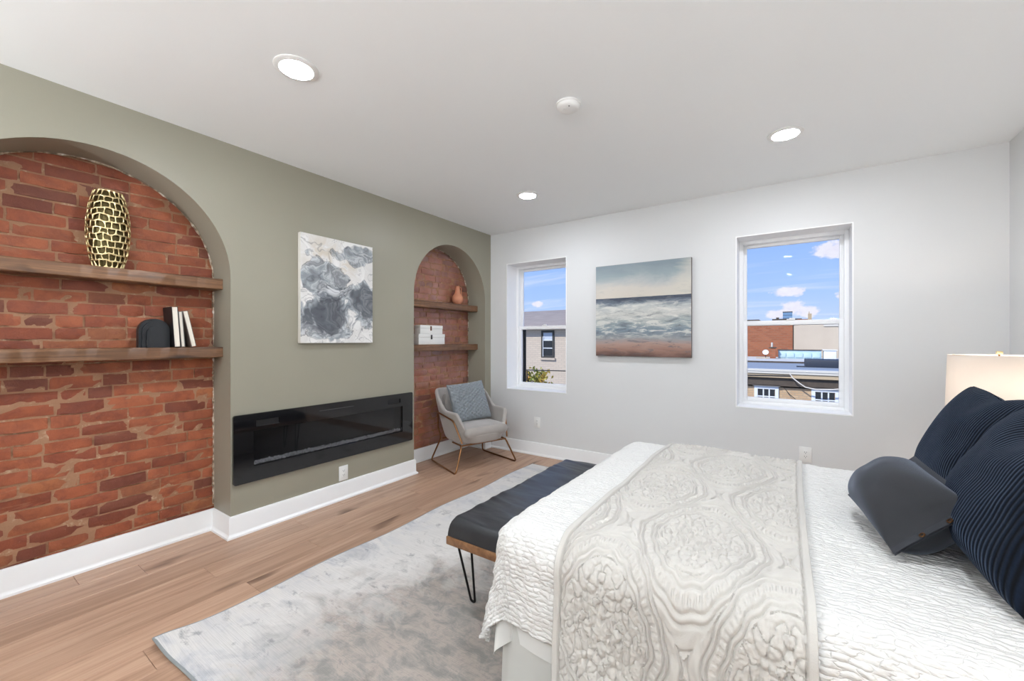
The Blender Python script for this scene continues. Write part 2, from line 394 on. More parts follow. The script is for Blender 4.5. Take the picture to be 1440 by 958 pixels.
def b_rug(nt, p):
    v = nt.geo(); x, y, z = nt.sep(v)
    fl = nt.mapping(v, (1, 1, 0))
    big = nt.noise(fl, 1.1, 4, 0.6, 0.7); mid = nt.noise(nt.mapping(fl, (3.4, 5.0, 1)), 1.0, 6, 0.65, 0.8); sm = nt.noise(nt.mapping(fl, (9, 14, 1)), 1.0, 6, 0.7, 0.5)
    c = nt.mix(big, lin(200, 196, 191), lin(214, 211, 207))
    dk = nt.math('ADD', nt.math('MULTIPLY', big, 0.45), nt.math('MULTIPLY', mid, 0.55))
    c = nt.mix(nt.math('MULTIPLY', nt.ramp(dk, [(0.54, (0, 0, 0)), (0.66, (1, 1, 1))]), 0.6), c, lin(132, 131, 129))
    # darker, browner field towards the middle of the rug
    cx = nt.math('SUBTRACT', x, -1.0); cy_ = nt.math('SUBTRACT', y, 1.2)
    rr = nt.math('SQRT', nt.math('ADD', nt.math('MULTIPLY', cx, cx), nt.math('MULTIPLY', nt.math('MULTIPLY', cy_, cy_), 0.8)))
    fld = nt.math('SUBTRACT', 1.12, nt.math('ADD', rr, nt.math('MULTIPLY', nt.math('SUBTRACT', mid, 0.5), 1.3)))
    fm = nt.ramp(fld, [(0.12, (0, 0, 0)), (0.55, (1, 1, 1))])
    c = nt.mix(nt.math('MULTIPLY', fm, 0.75), c, nt.mix(nt.ramp(sm, [(0.4, (0, 0, 0)), (0.6, (1, 1, 1))]), lin(104, 103, 99), lin(164, 148, 137)))
    c = nt.mix(nt.math('MULTIPLY', nt.ramp(sm, [(0.57, (0, 0, 0)), (0.68, (1, 1, 1))]), 0.6), c, lin(122, 122, 124))
    # worn blue border
    e = nt.math('MINIMUM', nt.math('SUBTRACT', x, -2.25), nt.math('SUBTRACT', y, 0.6))
    em = nt.math('MULTIPLY', nt.ramp(e, [(0.0, (1, 1, 1)), (0.30, (0, 0, 0))]), nt.ramp(mid, [(0.44, (0, 0, 0)), (0.6, (1, 1, 1))]))
    c = nt.mix(nt.math('MULTIPLY', em, 0.45), c, lin(160, 166, 180))
    ln = nt.noise(nt.mapping(fl, (6, 260, 1)), 1.0, 2, 0.5)
    c = nt.mix(nt.math('MULTIPLY', nt.ramp(ln, [(0.45, (0, 0, 0)), (0.65, (1, 1, 1))]), 0.16), c, lin(120, 118, 116))
    return {'Base Color': c, 'Normal': nt.bump(ln, 0.35, 0.004)}
M_RUG = material('worn_rug', rough=0.95, spec=0.1, build=b_rug)
M_RUGEDGE = material('rug_binding', lin(138, 142, 142), 0.9)

M_GOLD = material('brass_gold', lin(232, 214, 164), 0.34, metal=1.0)
M_GOLDIN = material('dark_gold', lin(92, 82, 54), 0.5, metal=1.0)
M_TERRA = material('terracotta', lin(206, 140, 108), 0.75, build=lambda nt, p: {'Normal': nt.bump(nt.noise(nt.coord(), 120, 3), 0.15, 0.002)})
M_SCULPT = material('slate_black', lin(30, 33, 37), 0.45)
M_PAPER = material('book_pages', lin(232, 226, 212), 0.85, build=lambda nt, p: {'Normal': nt.bump(nt.noise(nt.mapping(nt.geo(), (1, 700, 1)), 1, 1), 0.3, 0.001)})
M_COVERB = material('black_cover', lin(28, 28, 30), 0.5)
M_COVERG = material('grey_cover', lin(150, 148, 142), 0.6)
M_COVERT = material('taupe_cover', lin(120, 106, 98), 0.6)
M_BOX = material('white_box', lin(228, 227, 222), 0.6)
M_STRAP = material('brown_leather_tab', lin(104, 74, 56), 0.6)
M_STRAPB = material('black_leather_tab', lin(46, 42, 42), 0.6)
M_CANVAS_EDGE = material('canvas_edge', lin(214, 210, 202), 0.85)

def b_ink(nt, p):
    g = nt.coord('Generated'); _, u, v = nt.sep(g)
    q = nt.comb(u, nt.math('MULTIPLY', v, 1.3), 0.0)
    wrp = nt.vmath('ADD', q, nt.vmath('SCALE', nt.vmath('SUBTRACT', nt.noise(q, 1.9, 3, 0.5, col=True), (0.5, 0.5, 0.5)), scale=0.9))
    n = nt.noise(wrp, 1.5, 3, 0.5, 0.5); n2 = nt.noise(nt.vmath('ADD', wrp, (3.1, 1.7, 0)), 2.3, 3, 0.5, 0.8); n3 = nt.noise(nt.vmath('ADD', wrp, (7.3, 4.1, 0)), 3.4, 4, 0.55, 0.6)
    def blob(cu, cv, ru, rv):
        a = nt.math('DIVIDE', nt.math('SUBTRACT', u, cu), ru); b = nt.math('DIVIDE', nt.math('SUBTRACT', v, cv), rv)
        return nt.math('SUBTRACT', 1.0, nt.math('SQRT', nt.math('ADD', nt.math('MULTIPLY', a, a), nt.math('MULTIPLY', b, b))))
    def warp(f, amt): return nt.math('ADD', f, nt.math('MULTIPLY', nt.math('SUBTRACT', n2, 0.5), amt))
    c = nt.mix(nt.ramp(n3, [(0.35, (0, 0, 0)), (0.7, (1, 1, 1))]), lin(232, 231, 228), lin(208, 206, 202))
    gold = nt.math('MULTIPLY', nt.ramp(blob(0.42, 0.82, 0.55, 0.28), [(0.0, (0, 0, 0)), (0.7, (1, 1, 1))]), nt.ramp(n3, [(0.48, (0, 0, 0)), (0.60, (1, 1, 1))]))
    c = nt.mix(nt.math('MULTIPLY', gold, 0.45), c, lin(206, 190, 160))
    wash = nt.ramp(n3, [(0.30, lin(92, 98, 104)), (0.42, lin(140, 148, 154)), (0.50, lin(196, 201, 204)), (0.57, lin(116, 122, 128)), (0.70, lin(210, 212, 214))])
    lines = None
    for (args, amt, dark) in (((0.22, 0.60, 0.36, 0.18), 2.2, 0.15), ((0.74, 0.86, 0.32, 0.13), 2.0, 0.1), ((0.34, 0.24, 0.44, 0.24), 1.8, 0.8), ((0.86, 0.40, 0.30, 0.22), 2.0, 0.7)):
        f = warp(blob(*args), amt)
        c = nt.mix(nt.math('MULTIPLY', nt.ramp(f, [(0.02, (0, 0, 0)), (0.10, (1, 1, 1))]), 0.88), c, wash)
        c = nt.mix(nt.math('MULTIPLY', nt.ramp(f, [(0.20, (0, 0, 0)), (0.40, (1, 1, 1))]), dark), c, lin(66, 70, 78))
        e_ = nt.ramp(nt.math('ABSOLUTE', nt.math('SUBTRACT', f, 0.04)), [(0.0, (1, 1, 1)), (0.035, (0, 0, 0))])
        lines = e_ if lines is None else nt.math('MAXIMUM', lines, e_)
    vein = nt.ramp(nt.math('ABSOLUTE', nt.math('SUBTRACT', n, 0.5)), [(0.0, (1, 1, 1)), (0.010, (0, 0, 0))])
    vein2 = nt.ramp(nt.math('ABSOLUTE', nt.math('SUBTRACT', n3, 0.47)), [(0.0, (1, 1, 1)), (0.008, (0, 0, 0))])
    lines = nt.math('MAXIMUM', nt.math('MULTIPLY', lines, nt.ramp(n3, [(0.40, (0.2, 0.2, 0.2)), (0.6, (1, 1, 1))])), nt.math('MULTIPLY', nt.math('MAXIMUM', vein, vein2), 0.6))
    c = nt.mix(nt.math('MULTIPLY', lines, 0.75), c, lin(58, 62, 70))
    return {'Base Color': c}
M_INK = material('ink_canvas', rough=0.6, spec=0.3, build=b_ink)
def b_sea(nt, p):
    g = nt.coord('Generated'); u, _, v = nt.sep(g)
    q = nt.comb(u, v, 0.0)
    n = nt.noise(nt.mapping(q, (2.2, 9, 1)), 1.0, 6, 0.65, 0.8); n2 = nt.noise(nt.mapping(q, (5, 22, 1)), 1.0, 6, 0.7, 0.6); big = nt.noise(nt.mapping(q, (2.0, 3.0, 1)), 1.0, 4, 0.6, 0.6)
    vv = nt.math('ADD', v, nt.math('MULTIPLY', nt.math('SUBTRACT', n, 0.5), 0.16))
    sea = nt.ramp(vv, [(0.0, lin(92, 72, 66)), (0.06, lin(150, 116, 104)), (0.13, lin(172, 144, 132)), (0.19, lin(146, 148, 150)), (0.28, lin(118, 134, 146)), (0.36, lin(150, 160, 162)),
                       (0.44, lin(196, 196, 190)), (0.54, lin(186, 190, 188)), (0.575, lin(112, 122, 134)), (0.61, lin(72, 80, 94)), (0.66, lin(66, 74, 88))])
    foam = nt.math('MULTIPLY', nt.ramp(n2, [(0.50, (0, 0, 0)), (0.58, (1, 1, 1))]), nt.ramp(v, [(0.17, (0, 0, 0)), (0.26, (1, 1, 1)), (0.54, (1, 1, 1)), (0.60, (0.1, 0.1, 0.1))]))
    sea = nt.mix(nt.math('MULTIPLY', foam, 0.75), sea, lin(218, 216, 208))
    dk = nt.math('MULTIPLY', nt.ramp(n2, [(0.36, (1, 1, 1)), (0.45, (0, 0, 0))]), 0.6)
    sea = nt.mix(dk, sea, lin(92, 98, 106))
    sky = nt.ramp(nt.math('ADD', v, nt.math('MULTIPLY', nt.math('SUBTRACT', big, 0.5), 0.30)),
                  [(0.64, lin(206, 198, 186)), (0.74, lin(204, 198, 188)), (0.80, lin(180, 184, 182)), (0.88, lin(150, 162, 166)), (1.0, lin(134, 148, 154))])
    dg = nt.math('ADD', nt.math('SUBTRACT', u, nt.math('MULTIPLY', v, 0.75)), nt.math('MULTIPLY', nt.math('SUBTRACT', n, 0.5), 0.35))
    sky = nt.mix(nt.math('MULTIPLY', nt.ramp(dg, [(0.16, (0, 0, 0)), (0.30, (1, 1, 1))]), 0.65), sky, lin(204, 200, 188))
    sky = nt.mix(nt.math('MULTIPLY', nt.ramp(n2, [(0.55, (0, 0, 0)), (0.7, (1, 1, 1))]), 0.25), sky, lin(130, 140, 146))
    c = nt.mix(nt.math('GREATER_THAN', v, nt.math('ADD', 0.636, nt.math('MULTIPLY', nt.math('SUBTRACT', big, 0.5), 0.010))), sea, sky)
    return {'Base Color': c, 'Normal': nt.bump(n2, 0.2, 0.003)}
M_SEA = material('sea_canvas', rough=0.6, spec=0.3, build=b_sea)
def b_shade(nt, p):
    p.inputs['Subsurface Weight'].default_value = 0.0
    return {}
def shade_mat():
    m = bpy.data.materials.new('linen_shade'); m.use_nodes = True; nt = NT(m.node_tree); m.node_tree.nodes.clear()
    out = nt.new('ShaderNodeOutputMaterial'); a = nt.new('ShaderNodeBsdfDiffuse'); b = nt.new('ShaderNodeBsdfTranslucent'); mx = nt.new('ShaderNodeMixShader')
    a.inputs[0].default_value = lin(240, 236, 230); b.inputs[0].default_value = (0.55, 0.52, 0.49, 1); mx.inputs[0].default_value = 0.55
    nt.l.new(a.outputs[0], mx.inputs[1]); nt.l.new(b.outputs[0], mx.inputs[2]); nt.l.new(mx.outputs[0], out.inputs[0]); return m
M_SHADE = shade_mat()

# ------------------------------------------------------------------ floor
fl = thing('floor', 'light oak plank floor running towards the window wall', 'floor', kind='structure')
MB().box(XL - 0.30, XR + 0.12, YR - 0.12, YB + 0.02, -0.10, -0.014).build('subfloor', M_SUBFLOOR, fl)
def plank_mesh(L, W):
    b = MB(); b.box(0, W, 0, L, -0.014, 0.0, 0.0012, 1); return b.mesh('plank', 30)
PW = 0.178; pmesh = {}
x = XL - 0.264; k = 0
while x < XR - 0.01:
    wd = min(PW, XR - x); y = YR - random.random() * 1.5
    while y < YB:
        L = random.choice((1.2, 1.5, 1.8, 2.1)); y0 = max(y, YR); y1 = min(y + L, YB)
        if y1 - y0 > 0.02:
            key = (round(y1 - y0, 3), round(wd, 3))
            if key not in pmesh: pmesh[key] = plank_mesh(y1 - y0 - 0.0012, wd - 0.0012); pmesh[key].materials.append(M_FLOOR)
            link('plank', pmesh[key], None, fl, (x, y0, 0))
        y += L
    x += PW

# ------------------------------------------------------------------ left wall with two arched niches and the fireplace recess
def arch(y0, y1, spring, n=40):
    c = (y0 + y1) / 2; r = (y1 - y0) / 2
    return [(c + r * math.cos(PI - PI * i / n), spring + r * math.sin(PI - PI * i / n)) for i in range(n + 1)]
A1 = arch(*N1, 1.715); A2 = arch(*N2, 1.778)
FO = 0.02
outline = [(YR, 0), (N1[0], 0)] + A1 + [(N1[1], 0), (N2[0], 0)] + A2 + [(N2[1], 0), (YB, 0), (YB, H), (YR, H)]
fire_hole = [(FIRE[0] + 0.09, FIRE[2] + 0.09), (FIRE[1] - 0.09, FIRE[2] + 0.09), (FIRE[1] - 0.09, FIRE[3] - 0.09), (FIRE[0] + 0.09, FIRE[3] - 0.09)]
me = extrude2d('wall_left', [outline, fire_hole], 0.263, lambda u, v, ww: (XL - ww, u, v))
tag(link('wall_left', me, M_OLIVE), 'olive grey painted wall with two arched niches and wall fireplace', 'wall', kind='structure')

# brick walls at the back of the niches
def brick_variant(seed):
    r = random.Random(seed); V = []; Fc = []
    ny, nz = 5, 3
    for j in range(nz):
        for i in range(ny):
            u = i / (ny - 1) - 0.5; v = j / (nz - 1) - 0.5
            rim = 0.0 if 0 < i < ny - 1 and 0 < j < nz - 1 else -0.07
            if (i in (0, ny - 1)) and (j in (0, nz - 1)): rim = -0.16
            V.append((0.5 + rim + r.uniform(-0.10, 0.10) * (1 if rim > -0.1 else 0.7), u * (1 + r.uniform(-0.022, 0.012)), v * (1 + r.uniform(-0.10, 0.05))))
    idx = lambda i, j: j * ny + i
    for j in range(nz - 1):
        for i in range(ny - 1): Fc.append((idx(i, j), idx(i + 1, j), idx(i + 1, j + 1), idx(i, j + 1)))
    border = [idx(i, 0) for i in range(ny)] + [idx(ny - 1, j) for j in range(1, nz)] + [idx(i, nz - 1) for i in range(ny - 2, -1, -1)] + [idx(0, j) for j in range(nz - 2, 0, -1)]
    base = len(V)
    for q in border: V.append((-0.5, V[q][1], V[q][2]))
    nb = len(border)
    for k_ in range(nb): Fc.append((border[k_], base + k_, base + (k_ + 1) % nb, border[(k_ + 1) % nb]))
    m = MB(); m.add(V, Fc, True); return m.mesh('brick', 42)
BV = [brick_variant(s) for s in range(10)]
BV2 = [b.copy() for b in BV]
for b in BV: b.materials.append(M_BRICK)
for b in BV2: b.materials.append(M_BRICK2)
def brick_wall(name, label, y0, y1, ztop_fn, mats, pitch, seed, lens):
    r = random.Random(seed)
    root = thing(name, label, 'wall', (XN - 0.06, (y0 + y1) / 2, 0), kind='structure')
    n = 60; g = np.zeros((n, 2 * n, 3)); yy = np.linspace(y0 - 0.05, y1 + 0.05, n); zz = np.linspace(0, 2.46, 2 * n)
    Yg, Zg = np.meshgrid(yy, zz, indexing='ij')
    g[..., 0] = XN - 0.0165 + 0.010 * vnoise(Yg * 18, Zg * 18, seed) + 0.004 * vnoise(Yg * 40, Zg * 40, seed + 5); g[..., 1] = Yg; g[..., 2] = Zg
    MB().grid(g).build('mortar', M_MORTAR, root)
    z = 0.085
    while z < 2.42:
        h = pitch * r.uniform(0.94, 1.05)
        y = y0 - r.uniform(0.02, 0.18)
        while y < y1 + 0.02:
            L = r.choice(lens) * r.uniform(0.9, 1.08)
            a, b = max(y, y0 - 0.04), min(y + L, y1 + 0.04)
            if b - a > 0.035 and z < ztop_fn((a + b) / 2, a, b) + 0.01:
                o = link('brick', r.choice(mats), None, root)
                sag = 0.006 * math.sin((a + b) * 2.1 + seed)
                o.location = Vector((XN - 0.0315 - r.uniform(0.0, 0.0045), (a + b) / 2, z + h / 2 + sag + r.uniform(-0.002, 0.002))) - root.location
                o.scale = (0.05, (b - a) - r.uniform(0.006, 0.012), h - r.uniform(0.006, 0.011))
                o.rotation_euler = (r.uniform(-0.012, 0.012) + 0.012 * math.cos((a + b) * 2.1 + seed), 0, r.uniform(-0.008, 0.008))
            y += L
        z += h
    return root
def top_fn(N, spring):
    c = (N[0] + N[1]) / 2; R = (N[1] - N[0]) / 2
    def f(y, a, b):
        q = c if a < c < b else (a if abs(a - c) < abs(b - c) else b)
        return spring + math.sqrt(max(0, R * R - (q - c) ** 2))
    return f
brick_wall('wall_near_niche', 'rough old orange red brick at the back of the wide niche with the gold vase', *N1, top_fn(N1, 1.715), BV, 0.0695, 3, (0.215, 0.22, 0.21, 0.235, 0.12, 0.17))
brick_wall('wall_far_niche', 'sealed red brick, pinkish glare mixed into its colour, at the back of the niche behind the armchair', *N2, top_fn(N2, 1.778), BV2, 0.0695, 11, (0.2, 0.2, 0.19, 0.1, 0.21, 0.11))
# crumbly plaster line where the niche lining meets the brick
def bead(name, A, label):
    pts = [(A[0][0], z) for z in np.linspace(0.16, A[0][1], 60)[:-1]] + A + [(A[-1][0], z) for z in np.linspace(A[-1][1], 0.16, 60)[1:]]
    c0 = sum(p[0] for p in A) / len(A)
    P = []; R = []
    for i in range(len(pts) - 1):
        for t in (0, 0.5):
            u = pts[i][0] * (1 - t) + pts[i + 1][0] * t; v = pts[i][1] * (1 - t) + pts[i + 1][1] * t
            P.append((XN + 0.001, u + (0.003 if u < c0 else -0.003), v - 0.002)); R.append(0.003 + 0.006 * random.random() ** 2)
    return MB().tube(P, R, 6).build(name, M_BEAD)
def b_bead(nt, p):
    n = nt.noise(nt.geo(), 30, 3); return {'Base Color': nt.ramp(n, [(0.4, lin(120, 104, 86)), (0.55, lin(186, 168, 146)), (0.68, lin(228, 222, 212))])}
M_BEAD = material('crumbled_plaster', rough=0.9, build=b_bead)
tag(bead('trim_1', A1, ''), 'crumbly plaster line around the brick of the wide niche', 'trim', kind='structure')
tag(bead('trim_2', A2, ''), 'crumbly plaster line around the brick behind the armchair', 'trim', kind='structure')

# ------------------------------------------------------------------ window wall, right wall, rear wall, ceiling
W1 = (-2.815, -2.020, 0.727, 2.220); W2 = (-0.394, 0.394, 0.730, 2.204)
rect = lambda a: [(a[0], a[2]), (a[1], a[2]), (a[1], a[3]), (a[0], a[3])]
me = extrude2d('wall_back', [[(XL - 0.30, 0), (XR + 0.12, 0), (XR + 0.12, H), (XL - 0.30, H)], rect(W1), rect(W2)], 0.34, lambda u, v, ww: (u, YB + ww, v))
tag(link('wall_back', me, M_WALL), 'pale grey wall with two sash windows and a sea painting', 'wall', kind='structure')
tag(MB().box(XR, XR + 0.12, YR - 0.12, YB, 0, H).build('wall_right', M_WALL), 'pale grey wall behind the head of the bed', 'wall', kind='structure')
tag(MB().box(XL - 0.263, XR, YR - 0.12, YR, 0, H).build('wall_rear', M_WALL), 'pale grey wall facing the window wall', 'wall', kind='structure')
tag(MB().box(XL - 0.38, XL - 0.345, YR - 0.12, YB, 0, H).build('wall_party', M_MORTAR), 'party wall behind the brick niches', 'wall', kind='structure')
tag(MB().box(XL - 0.38, XR + 0.12, YR - 0.12, YB + 0.34, H, H + 0.12).build('ceiling', M_CEIL), 'smooth white ceiling with recessed lights', 'ceiling', kind='structure')

# baseboards: profile swept along the wall line
PROF = [(0.0, 0.0), (0.030, 0.0), (0.029, 0.012), (0.017, 0.022), (0.015, 0.030), (0.015, 0.128), (0.010, 0.140), (0.0, 0.142)]
def sweep(name, path, label, ends=(None, None)):
    P = [Vector((p[0], p[1])) for p in path]; n = len(P); V = []; Fc = []; m = len(PROF)
    nr = []
    for i in range(n - 1):
        d = (P[i + 1] - P[i]).normalized(); nr.append(Vector((d.y, -d.x)))
    for i in range(n):
        if i == 0: o = nr[0]
        elif i == n - 1: o = nr[-1]
        else:
            o = nr[i - 1] + nr[i]; o = o / (o.dot(nr[i]))
        for (d, z) in PROF: q = P[i] + o * d; V.append((q.x, q.y, z))
    for i in range(n - 1):
        for k_ in range(m): l = (k_ + 1) % m; Fc.append((i * m + k_, (i + 1) * m + k_, (i + 1) * m + l, i * m + l))
    Fc.append(tuple(range(m))); Fc.append(tuple((n - 1) * m + k_ for k_ in range(m))[::-1])
    b = MB(); b.add(V, Fc, False); o = b.build(name, M_TRIM, merge=True)
    return tag(o, label, 'baseboard', kind='structure')
e = 0.0
sweep('baseboard_left', [(XL, YR), (XL, N1[0]), (XN, N1[0]), (XN, N1[1]), (XL, N1[1]), (XL, N2[0]), (XN, N2[0]), (XN, N2[1]), (XL, N2[1]), (XL, YB)], 'white baseboard following the olive wall into both niches')
sweep('baseboard_back', [(XL + 0.03, YB), (XR - 0.03, YB)], 'white baseboard under the two windows')
sweep('baseboard_right', [(XR, YB), (XR, YR)], 'white baseboard along the wall at the bed head')

# windows
def window(name, W, label, screen=False):
    x0, x1, z0, z1 = W
    root = thing(name, label, 'window', ((x0 + x1) / 2, YB + 0.1, z0), kind='structure')
    t = 0.008; D0 = YB - 0.002; D1 = YB + 0.30
    b = MB(); b.box(x0, x0 + t, D0, D1, z0, z1); b.box(x1 - t, x1, D0, D1, z0, z1); b.box(x0 + t, x1 - t, D0, D1, z1 - t, z1); b.box(x0 + t, x1 - t, D0, D1, z0, z0 + t)
    b.build('reveal_lining', M_REVEAL, root)
    fx0, fx1, fz0, fz1 = x0 + t, x1 - t, z0 + t, z1 - t; fw = 0.030; Y0, Y1 = YB + 0.20, YB + 0.30
    b = MB(); b.box(fx0, fx0 + fw, Y0, Y1, fz0, fz1, 0.003); b.box(fx1 - fw, fx1, Y0, Y1, fz0, fz1, 0.003); b.box(fx0 + fw, fx1 - fw, Y0, Y1, fz1 - fw, fz1, 0.003); b.box(fx0 + fw, fx1 - fw, Y0, Y1, fz0, fz0 + fw * 0.9, 0.003)
    b.box(fx0 + fw, fx0 + fw + 0.008, Y0 + 0.045, Y0 + 0.055, fz0 + fw, fz1 - fw, 0.001); b.box(fx1 - fw - 0.008, fx1 - fw, Y0 + 0.045, Y0 + 0.055, fz0 + fw, fz1 - fw, 0.001)
    b.build('frame', M_VINYL, root)
    ix0, ix1, iz0, iz1 = fx0 + fw, fx1 - fw, fz0 + fw * 0.9, fz1 - fw; zm = 1.458
    def sash(nm, a0, a1, ya, yb, sw, top, bot):
        b = MB(); b.box(ix0, ix0 + sw, ya, yb, a0, a1, 0.004); b.box(ix1 - sw, ix1, ya, yb, a0, a1, 0.004); b.box(ix0 + sw, ix1 - sw, ya, yb, a1 - top, a1, 0.004); b.box(ix0 + sw, ix1 - sw, ya, yb, a0, a0 + bot, 0.004)
        s = b.build(nm, M_VINYL, root)
        MB().box(ix0 + sw - 0.004, ix1 - sw + 0.004, (ya + yb) / 2 - 0.003, (ya + yb) / 2 + 0.003, a0 + bot - 0.004, a1 - top + 0.004).build('pane', M_PANE, s)
        return s
    sash('upper_sash', zm - 0.02, iz1, Y0 + 0.056, Y0 + 0.092, 0.026, 0.026, 0.036)
    lo = sash('lower_sash', iz0, zm + 0.022, Y0 + 0.012, Y0 + 0.048, 0.032, 0.040, 0.034)
    xm = (x0 + x1) / 2
    b = MB(); b.box(xm - 0.03, xm + 0.03, Y0 + 0.004, Y0 + 0.03, zm + 0.022, zm + 0.032, 0.003); b.tube([(xm - 0.01, Y0 + 0.012, zm + 0.036), (xm + 0.03, Y0 + 0.006, zm + 0.036)], 0.005, 8)
    b.build('sash_lock', M_VINYL, lo)
    if screen:
        MB().box(ix0 - 0.002, ix0 + 0.040, Y1 + 0.004, Y1 + 0.016, iz0, zm, 0.002).build('screen_frame', M_BLACK, root)
    return root
window('window_1', W1, 'narrow looking white sash window beside the armchair', True)
window('window_2', W2, 'white sash window looking over flat roofs beside the sea painting')

# ------------------------------------------------------------------ electric fireplace
def rrect(y0, y1, z0, z1, r, n=6):
    out = []
    for (cy_, cz, a0) in ((y1 - r, z1 - r, 0), (y0 + r, z1 - r, PI / 2), (y0 + r, z0 + r, PI), (y1 - r, z0 + r, 1.5 * PI)):
        for i in range(n + 1): a = a0 + PI / 2 * i / n; out.append((cy_ + r * math.cos(a), cz + r * math.sin(a)))
    return out
fp = thing('electric_fireplace', 'long black glass wall fireplace with a bed of crystals', 'fireplace', (XL, (FIRE[0] + FIRE[1]) / 2, FIRE[2]))
GY0, GY1, GZ0, GZ1 = 1.328, 2.626, 0.445, 0.687
vents = ((1.345, 1.50, 0.715, 0.757), (2.46, 2.60, 0.722, 0.760))
link('panel', extrude2d('panel', [rrect(*FIRE, 0.016), [(GY0, GZ0), (GY1, GZ0), (GY1, GZ1), (GY0, GZ1)]] + [[(v[0], v[2]), (v[1], v[2]), (v[1], v[3]), (v[0], v[3])] for v in vents], 0.018, lambda u, v, ww: (XL + 0.003 + ww, u, v)), M_BLACKGLASS, fp)
b = MB(); fx = XL - 0.13
hy0, hy1, hz0, hz1 = FIRE[0] + 0.092, FIRE[1] - 0.092, FIRE[2] + 0.092, FIRE[3] - 0.092
b.box(fx, fx + 0.01, hy0, hy1, hz0, hz1); b.box(fx + 0.01, XL, hy0, hy0 + 0.01, hz0, hz1); b.box(fx + 0.01, XL, hy1 - 0.01, hy1, hz0, hz1); b.box(fx + 0.01, XL, hy0 + 0.01, hy1 - 0.01, hz0, hz0 + 0.014); b.box(fx + 0.01, XL, hy0 + 0.01, hy1 - 0.01, hz1 - 0.01, hz1)
b.build('firebox', M_FIREBOX, fp)
b = MB(); r_ = random.Random(5)
for i in range(620):
    s = r_.uniform(0.007, 0.0125); c = Vector((r_.uniform(XL - 0.022, XL - 0.010), r_.uniform(GY0 + 0.010, GY1 - 0.010), GZ0 + 0.008 + r_.uniform(0, 0.014)))
    bm = bmesh.new(); bmesh.ops.create_icosphere(bm, subdivisions=1, radius=s)
    for v in bm.verts: v.co *= r_.uniform(0.7, 1.3)
    bmesh.ops.translate(bm, verts=bm.verts, vec=c); b.bm(bm)
tag(b.build('crystal_bed', M_CRYSTAL, fp), 'clear chipped glass crystals', kind='stuff')
MB().box(XL + 0.004, XL + 0.008, GY0 + 0.0005, GY1 - 0.0005, GZ0 + 0.0005, GZ1 - 0.0005).build('glass', M_SMOKE, fp)
for v in vents:
    b = MB(); b.box(XL + 0.004, XL + 0.007, v[0] + 0.0005, v[1] - 0.0005, v[2] + 0.0005, v[3] - 0.0005)
    for (a0, a1, c0, c1) in ((v[0], v[1], v[2], v[2] + 0.002), (v[0], v[0] + 0.002, v[2], v[3])): b.box(XL + 0.0205, XL + 0.0225, a0 - 0.002, a1, c0 - 0.002, c1)
    b.build('vent', M_BLACK, fp)
MB().box(XL + 0.0212, XL + 0.0235, 1.80, 2.10, 0.7535, 0.757).build('control_strip', material('strip_grey', (0.05, 0.05, 0.055), 0.3), fp)

# ------------------------------------------------------------------ outlets
def outlet(c, nrm, label):
    # local: plate in YZ plane facing +x
    rz = {'x': 0.0, 'y': -PI / 2}[nrm]
    t = thing('wall_outlet', label, 'outlet', c, (0, 0, rz), 'outlets')
    MB().box(0.0005, 0.0065, -0.041, 0.041, -0.060, 0.060, 0.003).build('cover_plate', M_PLASTIC, t)
    MB().box(0.0066, 0.009, -0.018, 0.018, -0.034, 0.034, 0.0015).build('receptacle', M_PLASTIC, t)
    for zc in (-0.017, 0.017):
        b = MB()
        for yc in (-0.0065, 0.0065): b.box(0.0091, 0.0094, yc - 0.0012, yc + 0.0012, zc - 0.001, zc + 0.008)
        b.tube([(0.0091, 0, zc - 0.007), (0.0094, 0, zc - 0.007)], 0.0026, 8)
        b.build('socket_slots', M_SLOT, t)
outlet((XL, 2.018, 0.213), 'x', 'white wall outlet under the black fireplace')
outlet((-2.389, YB, 0.372), 'y', 'white wall outlet under the window by the armchair')
outlet((0.097, YB, 0.394), 'y', 'white wall outlet just above the far side of the bed')

# ------------------------------------------------------------------ ceiling lights and smoke detector
def downlight(x, y, label):
    t = thing('recessed_light', label, 'ceiling light', (x, y, H), group='recessed ceiling lights')
    MB().lathe([(0.070, -0.0005), (0.098, -0.0005), (0.098, -0.004), (0.090, -0.008), (0.074, -0.010), (0.070, -0.006)], (x, y, H), 40, closed=True).build('trim_ring', M_PLASTIC, t)
    MB().lathe([(0.069, -0.004), (0.064, -0.009), (0.045, -0.013), (0.02, -0.015), (0.0, -0.0155)], (x, y, H), 32).build('lens', M_LENS, t)
downlight(-1.944, 1.038, 'lit recessed ceiling light nearest the wide brick niche')
downlight(-1.938, 3.101, 'lit recessed ceiling light near the armchair corner')
downlight(-0.028, 3.085, 'lit recessed ceiling light in front of the window over flat roofs')
downlight(-0.028, 1.04, 'added recessed ceiling light out of view above the bed')  # these last three added out of view for light, continuing the grid
downlight(-1.944, -1.02, 'added recessed ceiling light out of view over the floor behind the bed end')
downlight(-0.028, -1.02, 'added recessed ceiling light out of view by the rear wall')
sd = thing('smoke_detector', 'round white smoke detector on the ceiling', 'smoke detector', (-1.007, 2.03, H))
MB().lathe([(0.0, -0.034), (0.03, -0.034), (0.052, -0.030), (0.060, -0.022), (0.062, -0.010), (0.067, -0.009), (0.067, -0.0005), (0.0, -0.0005)], (-1.007, 2.03, H), 32).build('housing', M_PLASTIC, sd)
MB().lathe([(0.0, -0.0365), (0.011, -0.0365), (0.012, -0.0342), (0.0, -0.0342)], (-1.02, 2.01, H), 16).build('test_button', M_PLASTIC, sd)
MB().lathe([(0.0, -0.0365), (0.003, -0.0365), (0.003, -0.033), (0.0, -0.033)], (-0.985, 1.995, H), 8).build('indicator', M_SLOT, sd)

